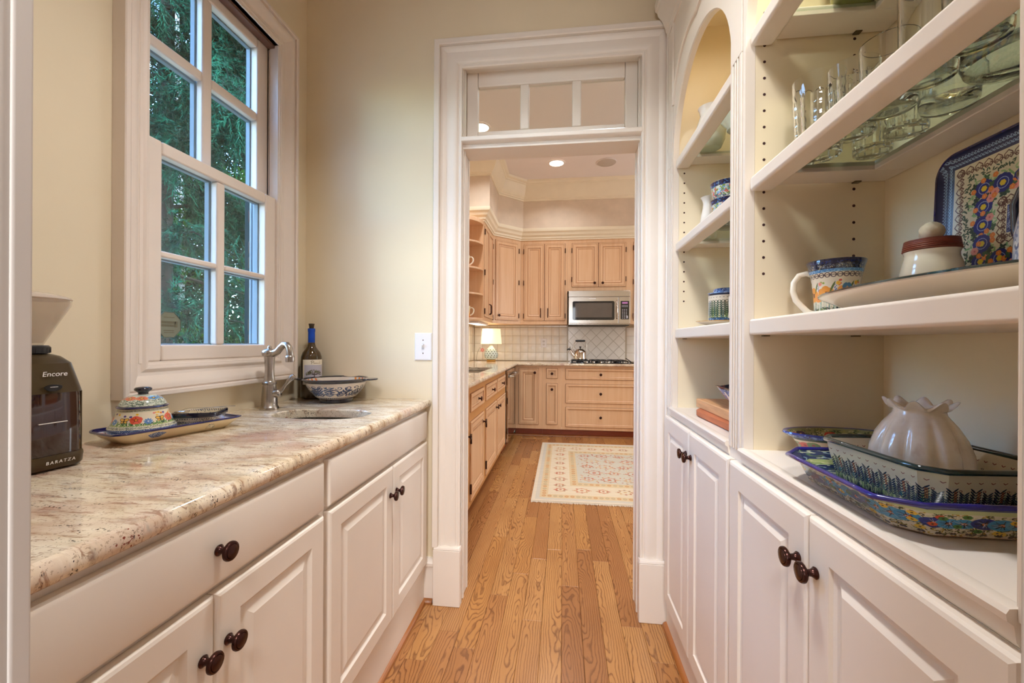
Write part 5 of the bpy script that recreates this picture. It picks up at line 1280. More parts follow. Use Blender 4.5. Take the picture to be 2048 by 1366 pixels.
# upper cabinets
UZ0, UZ1 = 1.432, 2.545
A, B_, C_, D_ = (-1.265, 4.62), (-.885, 4.62), (-.885, 5.235), (-.560, 5.56)
WOODB = MAPLE
t = mk('corner_shelf', 'open maple end shelf unit with rounded shelves holding the cups', 'shelf', (-1.07, 4.62, UZ0))
build('back', MB().box(-1.265, -.885, 4.60, 4.618, UZ0, UZ1), MAPLE, t); build('wall_side', MB().box(-1.266, -1.252, 4.27, 4.60, UZ0, UZ1), MAPLE, t)
qp = [(-1.252, 4.60)]+[(-1.252+.366*math.cos(a), 4.60-.325*math.sin(a)) for a in [PI/2*k/14 for k in range(15)]]
for z, th in ((UZ0, .022), (1.706, .020), (1.985, .020), (2.270, .020)): build('shelf', MB().prism(qp, 'z', z, z+th), MAPLE, t, bevel=.003)
build('shelf_top', MB().prism(qp, 'z', UZ1-.045, UZ1), MAPLE, t, bevel=.003)
def cup(label, loc, s, rotz, flip=1):
    t = thing('mug', label, 'mug', loc, (0, 0, rotz))
    b = MB().lathe([(.034*s, 0), (.038*s, .003), (.041*s, .05*s), (.043*s, .10*s), (.041*s, .10*s), (.036*s, .01*s), (.001, .008*s)], 28); build('body', b, SUNM, t, world=False, smooth=60)
    b = MB().tube([(.040*s, 0, .082*s), (.052*s, 0, .087*s), (.063*s, 0, .083*s), (.071*s, 0, .072*s), (.073*s, 0, .058*s), (.069*s, 0, .042*s), (.060*s, 0, .030*s), (.048*s, 0, .022*s), (.038*s, 0, .018*s)], .0065*s, 8); build('handle', b, IVORY, t, world=False, smooth=60)
m, tt, p = nodes('sunset_mug_glaze'); SUNM = m
tc_ = N(tt, 'ShaderNodeTexCoord'); sx_ = N(tt, 'ShaderNodeSeparateXYZ'); tt.links.new(tc_.outputs['Object'], sx_.inputs[0])
gz = math_(tt, 'ADD', math_(tt, 'MULTIPLY', sx_.outputs[2], 6.0), math_(tt, 'MULTIPLY', noise(tt, mapping(tt), 18, 2), .55))
tt.links.new(ramp(tt, gz, [(.25, rgb(226, 96, 30)), (.5, rgb(236, 170, 60)), (.72, rgb(240, 224, 180)), (1, rgb(240, 226, 190))]), p.inputs['Base Color']); p.inputs['Roughness'].default_value = .2
cup('orange and cream mug on the lowest shelf of the open maple end unit', (-1.052, 4.45, UZ0+.0225), 1.25, .2)
cup('yellow and cream mug two shelves higher in the open maple end unit', (-1.060, 4.45, 1.985+.0205), 1.25, .1)
t = mk('upper_cabinet', 'slim maple wall cabinet seen edge-on between the open shelves and the corner', 'cabinet', (-.885, 4.93, UZ0))
build('body', MB().box(-1.265, -.885, 4.62, 5.235, UZ0, UZ1), MAPLE, t)
o = mdoor('door', t, 'x', 1, -.885, 4.660, 4.935, 1.475, 2.505, 'mapled', None, [(4.660, 2.44), (4.660, 1.98), (4.660, 1.54)]); pull(o, 'x', 1, -.8745, 4.915, 1.52, 1.64)
o = mdoor('door', t, 'x', 1, -.885, 4.940, 5.215, 1.475, 2.505, 'mapled', None, [(5.215, 2.40), (5.215, 1.95), (5.215, 1.50)]); pull(o, 'x', 1, -.8745, 4.962, 1.52, 1.64)
t = mk('upper_cabinet', 'diagonal maple corner wall cabinet with one tall door above the table lamp', 'cabinet', (-.72, 5.40, UZ0))
b = MB().prism([C_, D_, (-.560, 5.89), (-1.265, 5.89), (-1.265, 5.235)], 'z', UZ0, UZ1); build('body', b, MAPLE, t)
dl = math.hypot(D_[0]-C_[0], D_[1]-C_[1]); ux, uy = (D_[0]-C_[0])/dl, (D_[1]-C_[1])/dl; nx_, ny_ = uy, -ux
DM = lambda a, c, d: (C_[0]+ux*a+nx_*(d+.0105), C_[1]+uy*a+ny_*(d+.0105), c)
q = [(.04+i, dl-.045-i, 1.478+i, 2.500-i, d) for i, _, _, _, d in [(r_[0], 0, 0, 0, r_[4]) for r_ in lin_rings(1, 1, 'maple')]]
o = build('door', MB().rects(q, DM, (4, 7, 11)), [MAPLE, GLAZE], t, smooth=20)
g = MB()
for (a0, a1, z0, z1) in ((.036, .040, 1.474, 2.504), (dl-.045, dl-.041, 1.474, 2.504), (.036, dl-.041, 1.474, 1.478), (.036, dl-.041, 2.500, 2.504)):
    g.add([DM(a0, z0, -.012), DM(a1, z0, -.012), DM(a1, z1, -.012), DM(a0, z1, -.012), DM(a0, z0, -.009), DM(a1, z0, -.009), DM(a1, z1, -.009), DM(a0, z1, -.009)], [(0, 3, 2, 1), (4, 5, 6, 7), (0, 1, 5, 4), (1, 2, 6, 5), (2, 3, 7, 6), (3, 0, 4, 7)])
build('joint', g, MAPLED, o)
for hz in (2.40, 1.98, 1.54): p0, p1 = DM(dl-.040, hz-.032, .004), DM(dl-.040, hz+.032, .004); build('hinge', MB().tube([p0, p1], .006, 8), BRONZE, o)
kp = DM(.085, 1.535, 0); inst('knob', KNOBM, o, kp, (PI/2, 0, PI/4))
def upper(label, x0, x1, z0=UZ0):
    t = mk('upper_cabinet', label, 'cabinet', ((x0+x1)/2, 5.56, z0)); build('body', MB().box(x0, x1, 5.56, 5.885, z0, UZ1), MAPLE, t); return t
t = upper('maple wall cabinet with a tall pair of doors left of the microwave', -.558, .060)
o = mdoor('door', t, 'y', -1, 5.56, -.518, -.244, 1.478, 2.498, 'maple', None, [(-.518, 2.40), (-.518, 1.98), (-.518, 1.54)]); pull(o, 'y', -1, 5.5495, -.290, 1.52, 1.64)
o = mdoor('door', t, 'y', -1, 5.56, -.242, .030, 1.478, 2.498, 'maple', None, [(.030, 2.40), (.030, 1.98), (.030, 1.54)]); pull(o, 'y', -1, 5.5495, -.196, 1.52, 1.64)
t = upper('short maple wall cabinet with a pair of doors above the microwave', .061, .868, 1.868)
mdoor('door', t, 'y', -1, 5.56, .118, .461, 1.920, 2.498, 'maple', (.412, 1.968), [(.118, 2.40), (.118, 2.02)]); mdoor('door', t, 'y', -1, 5.56, .464, .812, 1.920, 2.498, 'maple', (.515, 1.968), [(.812, 2.40), (.812, 2.02)])
t = upper('maple wall cabinet right of the microwave, mostly behind the doorway jamb', .869, 1.60); mdoor('door', t, 'y', -1, 5.56, .907, 1.24, 1.478, 2.498, 'maple', None, [(.907, 2.42), (.907, 1.98), (.907, 1.54)])
# crown over the cabinets, bulkhead, ceiling crown
CP = [(A[0], 4.27), (-1.02, 4.27), (-.885, 4.27+.10), (-.885, 5.235), D_, (1.60, 5.56)]
CP = [(-1.265, 4.62), B_, C_, D_, (1.60, 5.56)]
CR = [(0, 2.545), (.012, 2.545), (.014, 2.560), (.026, 2.568), (.030, 2.585), (.034, 2.590), (.050, 2.606), (.060, 2.630), (.064, 2.636), (.078, 2.650), (.084, 2.668), (.084, 2.690), (-.04, 2.690)]
struct(build('trim_8', MB().sweep(CR, CP), CREAM, smooth=20))
BP = [(-1.268, 4.585), (-.812, 4.585), (-.812, 5.200), (-.522, 5.490), (1.60, 5.490)]
b = MB().prism(BP+[(1.60, 5.893), (-1.268, 5.893)], 'z', 2.690, ZK-.002); struct(build('wall_bulkhead', b, WALLK))
CC = [(0, 3.045), (.014, 3.045), (.016, 3.062), (.026, 3.066), (.028, 3.080), (.034, 3.084), (.050, 3.10), (.078, 3.15), (.092, 3.20), (.100, 3.225), (.112, 3.230), (.114, 3.245), (.140, 3.258), (.150, 3.279), (0, 3.279)]
struct(build('trim_9', MB().sweep(CC, BP), CREAM, smooth=20))
# backsplash tiles: each tile a piece of its wall
wf = [o for o in COL.objects if o.name == 'wall_far'][0]; wl = [o for o in COL.objects if o.name == 'wall_kitchen_left'][0]
GROUT = plain('tan_grout', rgb(186, 172, 148), .9, var=.05)
TILE = plain('glazed_white_tile', rgb(232, 228, 220), .16, var=.035, vscale=5)
struct(build('trim_10', MB().box(-1.268, 1.60, 5.8895, 5.8949, ZK1+.002, UZ0), GROUT))
struct(build('trim_11', MB().box(-1.2699, -1.2645, 2.05, 5.889, ZK1+.002, UZ0), GROUT))
def tile_mesh(poly, nm='tile'):
    c = Vector((sum(p_[0] for p_ in poly)/len(poly), sum(p_[1] for p_ in poly)/len(poly)))
    b = MB(); inset = lambda k, d: [(c.x+(p_[0]-c.x)*k, -d, c.y+(p_[1]-c.y)*k) for p_ in poly]
    b.loft([inset(.975, 0), inset(.975, .004), inset(.94, .0055)], True, True); return b
TW, TH = .1095, .1165
tsq = build('tile', tile_mesh([(-TW/2, -TH/2), (TW/2, -TH/2), (TW/2, TH/2), (-TW/2, TH/2)]), TILE, wf, world=False, smooth=40); first = [tsq]
def put_tile(par, loc, rot=0):
    if first: o = first.pop()
    else: o = inst('tile', tsq.data, par)
    o.location = loc; o.rotation_euler = (0, 0, rot); return o
rows = [ZK1+.006+TH*(i+.5) for i in range(4)]
for i in range(4):
    x = .062-TW/2
    while x > -1.25: put_tile(wf, (x, 5.889, rows[i])); x -= TW
    x = .872+TW/2
    while x < 1.3: put_tile(wf, (x, 5.889, rows[i])); x += TW
    y = 5.885-TW/2
    while y > 3.9: put_tile(wl, (-1.264, y, rows[i]), PI/2); y -= TW
thin = build('tile', tile_mesh([(-TW/2, -.010), (TW/2, -.010), (TW/2, .010), (-TW/2, .010)]), TILE, wf, world=False); thin.location = (.062-TW/2, 5.889, 1.417)
x = .062-TW*1.5
while x > -1.25: inst('tile', thin.data, wf, (x, 5.889, 1.417)); x -= TW
def clip(poly, x0, x1, z0, z1):
    for ax, lim, sg in ((0, x0, 1), (0, x1, -1), (1, z0, 1), (1, z1, -1)):
        out = []
        for i in range(len(poly)):
            a, c = poly[i-1], poly[i]; da, dc = (a[ax]-lim)*sg, (c[ax]-lim)*sg
            if (da >= 0) != (dc >= 0): k = da/(da-dc); out.append((a[0]+(c[0]-a[0])*k, a[1]+(c[1]-a[1])*k))
            if dc >= 0: out.append(c)
        poly = out
        if len(poly) < 3: return []
    return poly
dg = .154/2; full = None
for i in range(-1, 12):
    for j in range(-1, 9):
        cx_ = .080+dg*i; cz_ = ZK1+.055+dg*j
        if (i+j) % 2: continue
        P = clip([(cx_-dg, cz_), (cx_, cz_-dg), (cx_+dg, cz_), (cx_, cz_+dg)], .078, .856, ZK1+.006, 1.410)
        if len(P) < 3: continue
        ar = abs(sum(P[k-1][0]*P[k][1]-P[k][0]*P[k-1][1] for k in range(len(P))))/2
        if ar < .0004: continue
        if ar > .99*2*dg*dg:
            if full is None: full = build('tile', tile_mesh([(-dg, 0), (0, -dg), (dg, 0), (0, dg)]), TILE, wf, world=False); full.location = (cx_, 5.889, cz_)
            else: inst('tile', full.data, wf, (cx_, 5.889, cz_))
        else:
            c = (sum(p_[0] for p_ in P)/len(P), sum(p_[1] for p_ in P)/len(P))
            o = build('tile', tile_mesh([(p_[0]-c[0], p_[1]-c[1]) for p_ in P]), TILE, wf, world=False); o.location = (c[0], 5.889, c[1])
for xx in (.068, .862): struct(build('trim_12', MB().box(xx-.004, xx+.004, 5.881, 5.893, ZK1+.003, 1.43), plain('tile_edge', rgb(214, 206, 190), .3), None))
# microwave
t = mk('microwave', 'stainless over-the-range microwave with dark window and keypad', 'microwave', (.465, 5.48, 1.425))
MW = STEEL; mx0, mx1, mz0, mz1 = .075, .856, 1.425, 1.862
build('body', MB().box(mx0+.004, mx1-.004, 5.50, 5.885, mz0, mz1), STEEL, t)
build('vent_panel', MB().box(mx0, mx1, 5.478, 5.50, 1.784, mz1), STEEL, t, bevel=.004)
d = build('door', MB().box(mx0, .712, 5.474, 5.50, mz0+.012, 1.779), STEEL, t, bevel=.006)
build('window', MB().prism(rrect(.532, .240, .02, 5) and [(p_[0]+.394, p_[1]+1.604) for p_ in rrect(.534, .244, .02, 5)], 'y', 5.4715, 5.476), BLKGL, d, bevel=.001)
build('window_mesh', MB().box(.160, .630, 5.4705, 5.4716, 1.515, 1.700), plain('smoky_window', rgb(86, 78, 72), .06, var=.06, coat=.5), d)
build('handle', MB().tube([(.690, 5.476, 1.50), (.688, 5.440, 1.515), (.688, 5.432, 1.60), (.688, 5.440, 1.715), (.690, 5.476, 1.73)], .011, 10), CHROME, t, smooth=60)
build('name_plate', MB().box(.335, .425, 5.4728, 5.4742, 1.752, 1.766), plain('plate_silver', rgb(222, 218, 214), .3, .5), t)
c_ = build('control_panel', MB().box(.715, mx1, 5.474, 5.50, mz0+.012, 1.779), STEEL, t, bevel=.004)
build('keypad', MB().prism([(p_[0]+.789, p_[1]+1.608) for p_ in rrect(.106, .236, .008, 4)], 'y', 5.4718, 5.476), BLKGL, c_)
build('display', MB().box(.755, .824, 5.471, 5.4719, 1.690, 1.712), emis('display_glow', rgb(150, 96, 140), .5), c_)
b = MB(); KEY = plain('key_print', rgb(190, 188, 196), .5)
for r_ in range(7):
    for k in range(3): b.box(.757+.024*k, .768+.024*k, 5.4713, 5.4719, 1.502+.0185*r_, 1.509+.0185*r_)
for k in range(5): b.box(.752+.0155*k, .762+.0155*k, 5.4713, 5.4719, 1.648, 1.654); b.box(.752+.0155*k, .762+.0155*k, 5.4713, 5.4719, 1.664, 1.670)
b.box(.806, .828, 5.4713, 5.4719, 1.504, 1.536)
stuff(build('key_marks', b, KEY, c_))
build('underside_grille', MB().box(mx0+.01, mx1-.01, 5.49, 5.85, mz0-.014, mz0), plain('dark_underside', rgb(58, 52, 36), .6), t)
# cooktop, kettle, rest
t = mk('cooktop', 'black gas cooktop with low grates set into the back worktop', 'cooktop', (.47, 5.55, ZK1))
build('glass_top', MB().box(.10, .84, 5.30, 5.80, ZK1+.0005, ZK1+.010), BLKGL, t, bevel=.003)
for gx in (.12, .36, .60):
    b = MB()
    for (y0, y1) in ((5.33, 5.345), (5.535, 5.55), (5.755, 5.77)): b.box(gx, gx+.215, y0, y1, ZK1+.026, ZK1+.036)
    for dx_ in (0, .065, .135, .203): b.box(gx+dx_, gx+dx_+.012, 5.33, 5.77, ZK1+.026, ZK1+.036)
    for dx_ in (0, .203):
        for yy in (5.33, 5.758): b.box(gx+dx_, gx+dx_+.012, yy, yy+.012, ZK1+.010, ZK1+.026)
    build('grate', b, BLACK, t)
    build('burner', MB().lathe([(.05, 0), (.05, .008), (.03, .014), (.001, .014)], 20, (gx+.107, 5.55, ZK1+.010)), BLACK, t)
for k in range(4): build('dial', MB().lathe([(.016, 0), (.014, .016), (.001, .016)], 14, (.30+.09*k, 5.316, ZK1+.010)), STEEL, t, smooth=40)
t = thing('kettle', 'shiny steel tea kettle with black handle standing on the left burner', 'kettle', (.232, 5.55, ZK1+.0365), (0, 0, .12))
b = MB().lathe([(.070, 0), (.086, .004), (.088, .012), (.084, .03), (.080, .10), (.070, .118), (.056, .124)], 40); build('body', b, CHROME, t, world=False, smooth=50)
b = MB().lathe([(.058, .123), (.054, .130), (.030, .142), (.008, .146)], 32); l = build('lid', b, CHROME, t, world=False, smooth=60)
b = MB().lathe([(.006, .145), (.006, .155), (.014, .166), (.016, .174), (.001, .176)], 16); build('lid_knob', b, BLACK, l, world=False, smooth=50)
b = MB().tube([(-.070, 0, .05), (-.100, 0, .070), (-.115, 0, .105), (-.130, 0, .128), (-.150, 0, .138)], [.026, .020, .014, .012, .011], 12); s = build('spout', b, CHROME, t, world=False, smooth=60)
b = MB().tube([(-.128, 0, .130), (-.158, 0, .140), (-.172, 0, .126)], [.013, .012, .008], 10); b.tube([(-.138, 0, .140), (-.134, 0, .172)], [.006, .003], 6); build('whistle', b, BLACK, s, world=False, smooth=60)
b = MB().tube([(-.080, 0, .10), (-.086, 0, .155), (-.082, 0, .21), (-.060, 0, .243), (0, 0, .250), (.060, 0, .243), (.082, 0, .21), (.086, 0, .155), (.080, 0, .10)], .0042, 8); h = build('bail_handle', b, CHROME, t, world=False, smooth=60)
b = MB().tube([(-.062, 0, .244), (-.055, 0, .248), (.055, 0, .248), (.062, 0, .244)], [.010, .013, .013, .010], 12); build('grip', b, BLACK, h, world=False, smooth=60)
t = thing('spoon_rest', 'small dark metal spoon rest on the worktop right of the cooktop', 'spoon rest', (.905, 5.50, ZK1+.0005), (0, 0, .3))
b = MB().loft([oval(.045, .07, 0, 24), oval(.060, .085, .012, 24), oval(.056, .080, .013, 24), oval(.04, .06, .004, 24)], True, True); build('dish', b, NICKEL, t, world=False, smooth=50)
b = MB().tube([(-.02, .02, .010), (-.05, .06, .045), (-.07, .08, .06)], [.008, .005, .006], 8); build('tool', b, BLACK, t, world=False, smooth=50)
# outlet, table lamp, flower spray
t = thing('wall_outlet', 'white double wall outlet on the tiled backsplash between lamp and kettle', 'outlet', (-.262, 5.8835, 1.182))
b = MB().rects([(-.040, .040, -.063, .063, 0), (-.040, .040, -.063, .063, .004), (-.036, .036, -.059, .059, .006)], lambda a, c, d: (a, -d-.0002, c)); build('plate', b, PLAST, t, world=False, smooth=20)
for z in (.022, -.022): build('socket', MB().prism([(.016*math.cos(2*PI*k/16), z+.014*math.sin(2*PI*k/16)) for k in range(16)], 'y', -.0085, -.0055), plain('socket_grey', rgb(196, 192, 188), .4), t, world=False)
t = thing('table_lamp', 'lit table lamp with cream drum shade and pierced pale blue ceramic base in the corner', 'lamp', (-.955, 5.56, ZK1+.0005))
build('foot', MB().lathe([(.060, 0), (.062, .006), (.062, .022), (.056, .026)], 32), plain('gilt_foot', rgb(190, 140, 60), .35, .5), t, world=False, smooth=40)
m, tt, p = nodes('pierced_celadon'); uv = N(tt, 'ShaderNodeUVMap'); mp = N(tt, 'ShaderNodeMapping'); mp.inputs['Scale'].default_value = (14, 6, 1); tt.links.new(uv.outputs[0], mp.inputs[0])
p.inputs['Base Color'].default_value = rgb(206, 222, 220); p.inputs['Roughness'].default_value = .2; CEL = m
lp = [(.050, .026), (.072, .040), (.088, .070), (.092, .095), (.086, .120), (.070, .150), (.052, .172), (.034, .190), (.022, .205), (.020, .218)]
build('ceramic_body', MB().lathe(lp, 40), CEL, t, world=False, smooth=60)
HOLEM = plain('lamp_base_piercing', rgb(92, 104, 100), .7); b = MB()
for r_, zz, n_ in ((.0915, .086, 14), (.0895, .110, 14), (.079, .136, 12), (.065, .156, 10), (.088, .062, 13)):
    for k in range(n_):
        a = 2*PI*(k+.5*(zz > .1))/n_; c = (r_*math.cos(a), r_*math.sin(a), zz); tx, ty = -math.sin(a), math.cos(a)
        b.add([(c[0]+tx*u_+.0018*math.cos(a), c[1]+ty*u_+.0018*math.sin(a), c[2]+v_) for u_, v_ in ((0, -.011), (.009, 0), (0, .011), (-.009, 0))], [(0, 1, 2, 3)])
stuff(build('piercings', b, HOLEM, t, world=False))
m, tt, p = nodes('lit_lampshade'); p.inputs['Base Color'].default_value = rgb(240, 228, 190); p.inputs['Emission Color'].default_value = rgb(255, 243, 206); p.inputs['Emission Strength'].default_value = .55; p.inputs['Roughness'].default_value = .8
build('shade', MB().lathe([(.142, .238), (.124, .440)], 48, cap0=False, cap1=False), m, t, world=False, smooth=60)
build('bulb', MB().lathe([(.012, .25), (.022, .29), (.028, .32), (.020, .345), (.001, .352)], 16), emis('bulb_glow', rgb(255, 236, 190), 6), t, world=False, smooth=60)
l = bpy.data.lights.new('table_lamp_light', 'POINT'); l.energy = 7; l.color = (1, .93, .80); l.shadow_soft_size = .03; o = bpy.data.objects.new('table_lamp_light', l); COL.objects.link(o); o.location = (-.955, 5.56, ZK1+.31)
t = thing('flower_stem', 'thin stem with one pink bloom in front of the tiled corner by the lamp', 'flower', (-1.06, 5.30, ZK1+.0005))
build('stem', MB().tube([(-.03, 0, .0), (-.045, 0, .04), (-.035, 0, .10), (-.02, 0, .15), (.0, 0, .19), (.03, 0, .17)], .0025, 6), plain('stem_green', rgb(120, 120, 96), .6), t, world=False)
build('foot', MB().lathe([(.035, 0), (.036, .006), (.01, .010)], 20, (-.02, 0, 0)), WHITEC, t, world=False)
b = MB()
for k in range(5): a = 2*PI*k/5; b.loft([[(.035+.016*math.cos(a)+.011*math.cos(q), -.004-.004*j, .160+.016*math.sin(a)+.011*math.sin(q)) for q in [2*PI*i/8 for i in range(8)]] for j in (0, 1)])
build('bloom', b, plain('pink_petals', rgb(222, 138, 128), .6), t, world=False)
# ceiling fittings
for (x, y, lab) in ((-.08, 4.89, 'round recessed kitchen ceiling light seen under the transom'), (-.805, 4.0, 'recessed ceiling light glimpsed through the left transom pane'), (1.2, 4.4, 'recessed kitchen ceiling light out of view to the right'), (.35, 3.0, 'recessed kitchen ceiling light above the rug, hidden by the door head'), (2.2, 3.0, 'recessed kitchen ceiling light furthest to the right')):
    if x > .3: continue
    t = thing('recessed_light', lab, 'ceiling light', (x, y, ZK))
    build('trim_ring', MB().lathe([(.100, -.001), (.100, -.006), (.084, -.008), (.080, -.004)], 32, cap0=False, cap1=False), CEIL, t, world=False, smooth=40)
    build('lens', MB().lathe([(.082, -.0035), (.082, -.005)], 32), emis('light_lens', rgb(255, 246, 226), 5.0), t, world=False)
t = thing('ceiling_speaker', 'round flush grey speaker grille in the kitchen ceiling', 'speaker', (.495, 4.93, ZK))
build('grille', MB().lathe([(.108, -.001), (.108, -.006), (.100, -.009), (.001, -.010)], 40), plain('speaker_mesh', rgb(188, 178, 166), .7, var=.1, vscale=200), t, world=False, smooth=40)
build('trim_ring', MB().lathe([(.118, -.001), (.116, -.007), (.108, -.008)], 40, cap0=False, cap1=False), CEIL, t, world=False, smooth=40)
t = thing('under_cabinet_light', 'slim white light bar under the corner wall cabinets, lighting the tile', 'light', (-1.03, 5.20, UZ0-.001))
build('housing', MB().box(-.10, .06, -.45, .20, -.022, 0), PLAST, t, world=False, bevel=.004)
build('lens', MB().box(-.08, .04, -.43, .18, -.0235, -.0215), emis('bar_glow', rgb(255, 246, 230), 2.0), t, world=False)
# rug
RW, RH = 900, 760; cv = Cv(RW, RH, (226, 208, 178))
def rborder(d0, d1, c):
    c = np.array(c)/255.0; cv.a[d0:d1, d0:RW-d0] = c; cv.a[RH-d1:RH-d0, d0:RW-d0] = c; cv.a[d0:RH-d0, d0:d1] = c; cv.a[d0:RH-d0, RW-d1:RW-d0] = c
rborder(0, 14, (228, 214, 190)); rborder(14, 30, (206, 200, 186)); rborder(30, 62, (222, 196, 152)); rborder(62, 150, (230, 214, 184)); rborder(150, 184, (220, 192, 146)); cv.a[184:RH-184, 184:RW-184] = np.array((204, 200, 184))/255
RC = [(190, 92, 66), (206, 128, 92), (200, 160, 110), (170, 80, 60), (214, 176, 128), (160, 120, 90)]
for d, st in ((46, 22), (167, 24)):
    q = d
    while q < RW-d:
        for y in (d, RH-d): cv.flower(q, y, 8, 4, rnd.choice([(204, 150, 96), (190, 170, 130)]), (220, 196, 150))
        q += st
    q = d
    while q < RH-d:
        for x in (d, RW-d): cv.flower(x, q, 8, 4, rnd.choice([(204, 150, 96), (190, 170, 130)]), (220, 196, 150))
        q += st
def motif(x, y, r, c, hz=1):
    cv.ring(x, y, r, 3.4, c); cv.ell(x, y, r*.35, r*.3, c)
    for k in range(8): a = 2*PI*k/8; cv.ell(x+r*1.35*math.cos(a), y+r*1.0*math.sin(a), 5, 4, rnd.choice(RC))
    cv.path([(x-r*1.9, y), (x-r*1.2, y-5), (x-r, y)], 3, c); cv.path([(x+r*1.9, y), (x+r*1.2, y+5), (x+r, y)], 3, c)
for i in range(9): motif(110+i*85, 106, 15+5*(i % 2), rnd.choice(RC)); motif(110+i*85, RH-106, 15+5*(i % 2), rnd.choice(RC))
for i in range(8): motif(106, 150+i*66, 13+5*(i % 2), rnd.choice(RC)); motif(RW-106, 150+i*66, 13+5*(i % 2), rnd.choice(RC))
for i in range(6):
    for j in range(5): motif(232+i*88+30*(j % 2), 226+j*78, 17+8*((i+j) % 2), rnd.choice(RC))
for _ in range(260): cv.ell(rnd.uniform(190, RW-190), rnd.uniform(190, RH-190), rnd.uniform(3, 7), rnd.uniform(2, 4), rnd.choice(RC+[(176, 178, 150)]), rnd.uniform(0, 3))
cv.a += (np.random.rand(RH, 1, 1)-.5).astype(np.float32)*.05; cv.a = np.clip(.80*cv.a+.20*np.array((200, 180, 150))/255, 0, 1)*.93
rm = printed('rug_weave', cv, .95, 0, .05)
RX0, RX1, RY0, RY1 = -.228, 1.55, 3.10, 4.93
b = MB(); nx, ny = 24, 24; V = []; F = []; U = []
for j in range(ny+1):
    for i in range(nx+1): u, v_ = i/nx, j/ny; V.append((RX0+(RX1-RX0)*u, RY0+(RY1-RY0)*v_, .011+.0012*math.sin(i*1.7)*math.sin(j*1.3)))
for j in range(ny):
    for i in range(nx): a = j*(nx+1)+i; F.append((a, a+1, a+nx+2, a+nx+1)); U.append([(k[0]/nx, k[1]/ny) for k in ((i, j), (i+1, j), (i+1, j+1), (i, j+1))])
t = thing('area_rug', 'pale cream and rust Oriental rug with fringe on the kitchen floor', 'rug', ((RX0+RX1)/2, (RY0+RY1)/2, 0))
b.add(V, F, U); build('pile', b, rm, t); build('backing', MB().box(RX0+.002, RX1-.002, RY0+.002, RY1-.002, .001, .0085), plain('rug_backing', rgb(206, 190, 164), .95), t)
b = MB(); k = RX0
while k < RX1:
    for yy, s in ((RY0, -1), (RY1, 1)): q = rnd.uniform(.010, .026); b.add([(k, yy, .009), (k+.008, yy, .009), (k+.006+rnd.uniform(-.004, .004), yy+s*q, .002)], [(0, 1, 2)])
    k += .0095
stuff(build('fringe', b, plain('rug_fringe', rgb(232, 220, 198), .95), t))
t = thing('floor_vent', 'low wooden floor register in the boards before the maple toe kick', 'vent', (-.33, 5.165, 0))
VT = plain('vent_wood', rgb(176, 122, 66), .4, var=.1, vscale=20)
build('frame', MB().box(-.18, .18, -.035, .035, .0005, .006), VT, t, world=False, bevel=.002)
b = MB()
for i in range(2):
    for k in range(11): b.box(-.155+.17*i+.0125*k, -.148+.17*i+.0125*k, -.020, .020, .0055, .0064)
stuff(build('slots', b, HOLE, t, world=False))

# ================================================================== OUTSIDE THE WINDOW
struct(build('ground', MB().box(-40, -1.41, -16, 34, -.9, -.6), plain('grey_green_lawn', rgb(120, 126, 104), .95, var=.2, vscale=2)))  # one even grey-green tone with random variation
t = thing('shutter', 'dark blue-green window shutter, its edge seen beside the brick outside', 'shutter', (-1.3645, 1.8405, 1.0))
SHM = plain('dark_teal_shutter', rgb(24, 46, 48), .6, var=.06, spec=.05)
build('frame', MB().box(-.030, 0, -.165+.012, -.115, 0, 1.5).box(-.030, 0, .14, .19, 0, 1.5).box(-.030, 0, -.115, .14, 0, .07).box(-.030, 0, -.115, .14, 1.43, 1.5), SHM, t, world=False, bevel=.002)
sm = None
for k in range(27):
    b_ = MB().box(-.020, -.004, -.115, .14, -.004, .004) if sm is None else None
    if sm is None: o = build('louvre', b_, SHM, t, world=False); sm = o.data
    else: o = inst('louvre', sm, t, world=False)
    o.location = (-.004, 0, .095+.050*k); o.rotation_euler = (0, .6, 0)
def leafmat(name, a, b_, tr=.4):
    m, tt, p = nodes(name)
    c = ramp(tt, noise(tt, mapping(tt), 2.2, 4, .65), [(.3, a), (.7, b_)])
    tt.links.new(c, p.inputs['Base Color']); p.inputs['Roughness'].default_value = .7; p.inputs['Specular IOR Level'].default_value = .08
    tl_ = N(tt, 'ShaderNodeBsdfTranslucent'); tt.links.new(c, tl_.inputs[0]); mx = N(tt, 'ShaderNodeMixShader'); mx.inputs[0].default_value = tr
    tt.links.new(p.outputs[0], mx.inputs[1]); tt.links.new(tl_.outputs[0], mx.inputs[2]); tt.links.new(mx.outputs[0], tt.nodes['Material Output'].inputs[0]); return m
BARK = plain('dark_bark', rgb(28, 24, 20), .95, var=.3, vscale=6, bmp=.6, bscale=20, stretch=(3, 3, .6), spec=.05)
def tris(name, V, mat, parent):
    """V: (n,3,3) array of blades -> one mesh"""
    n = len(V); me = bpy.data.meshes.new(name); off = np.array(rootof(parent).location); P = (V-off).reshape(-1, 3)
    me.vertices.add(3*n); me.vertices.foreach_set('co', P.astype(np.float32).ravel()); me.loops.add(3*n); me.loops.foreach_set('vertex_index', np.arange(3*n, dtype=np.int32))
    me.polygons.add(n); me.polygons.foreach_set('loop_start', np.arange(0, 3*n, 3, dtype=np.int32)); me.update(calc_edges=True); me.materials.append(mat)
    o = bpy.data.objects.new(name, me); COL.objects.link(o); o.parent = parent; return stuff(o)
R_ = np.random.RandomState(11)
def unit(v): return v/np.linalg.norm(v, axis=-1, keepdims=True)
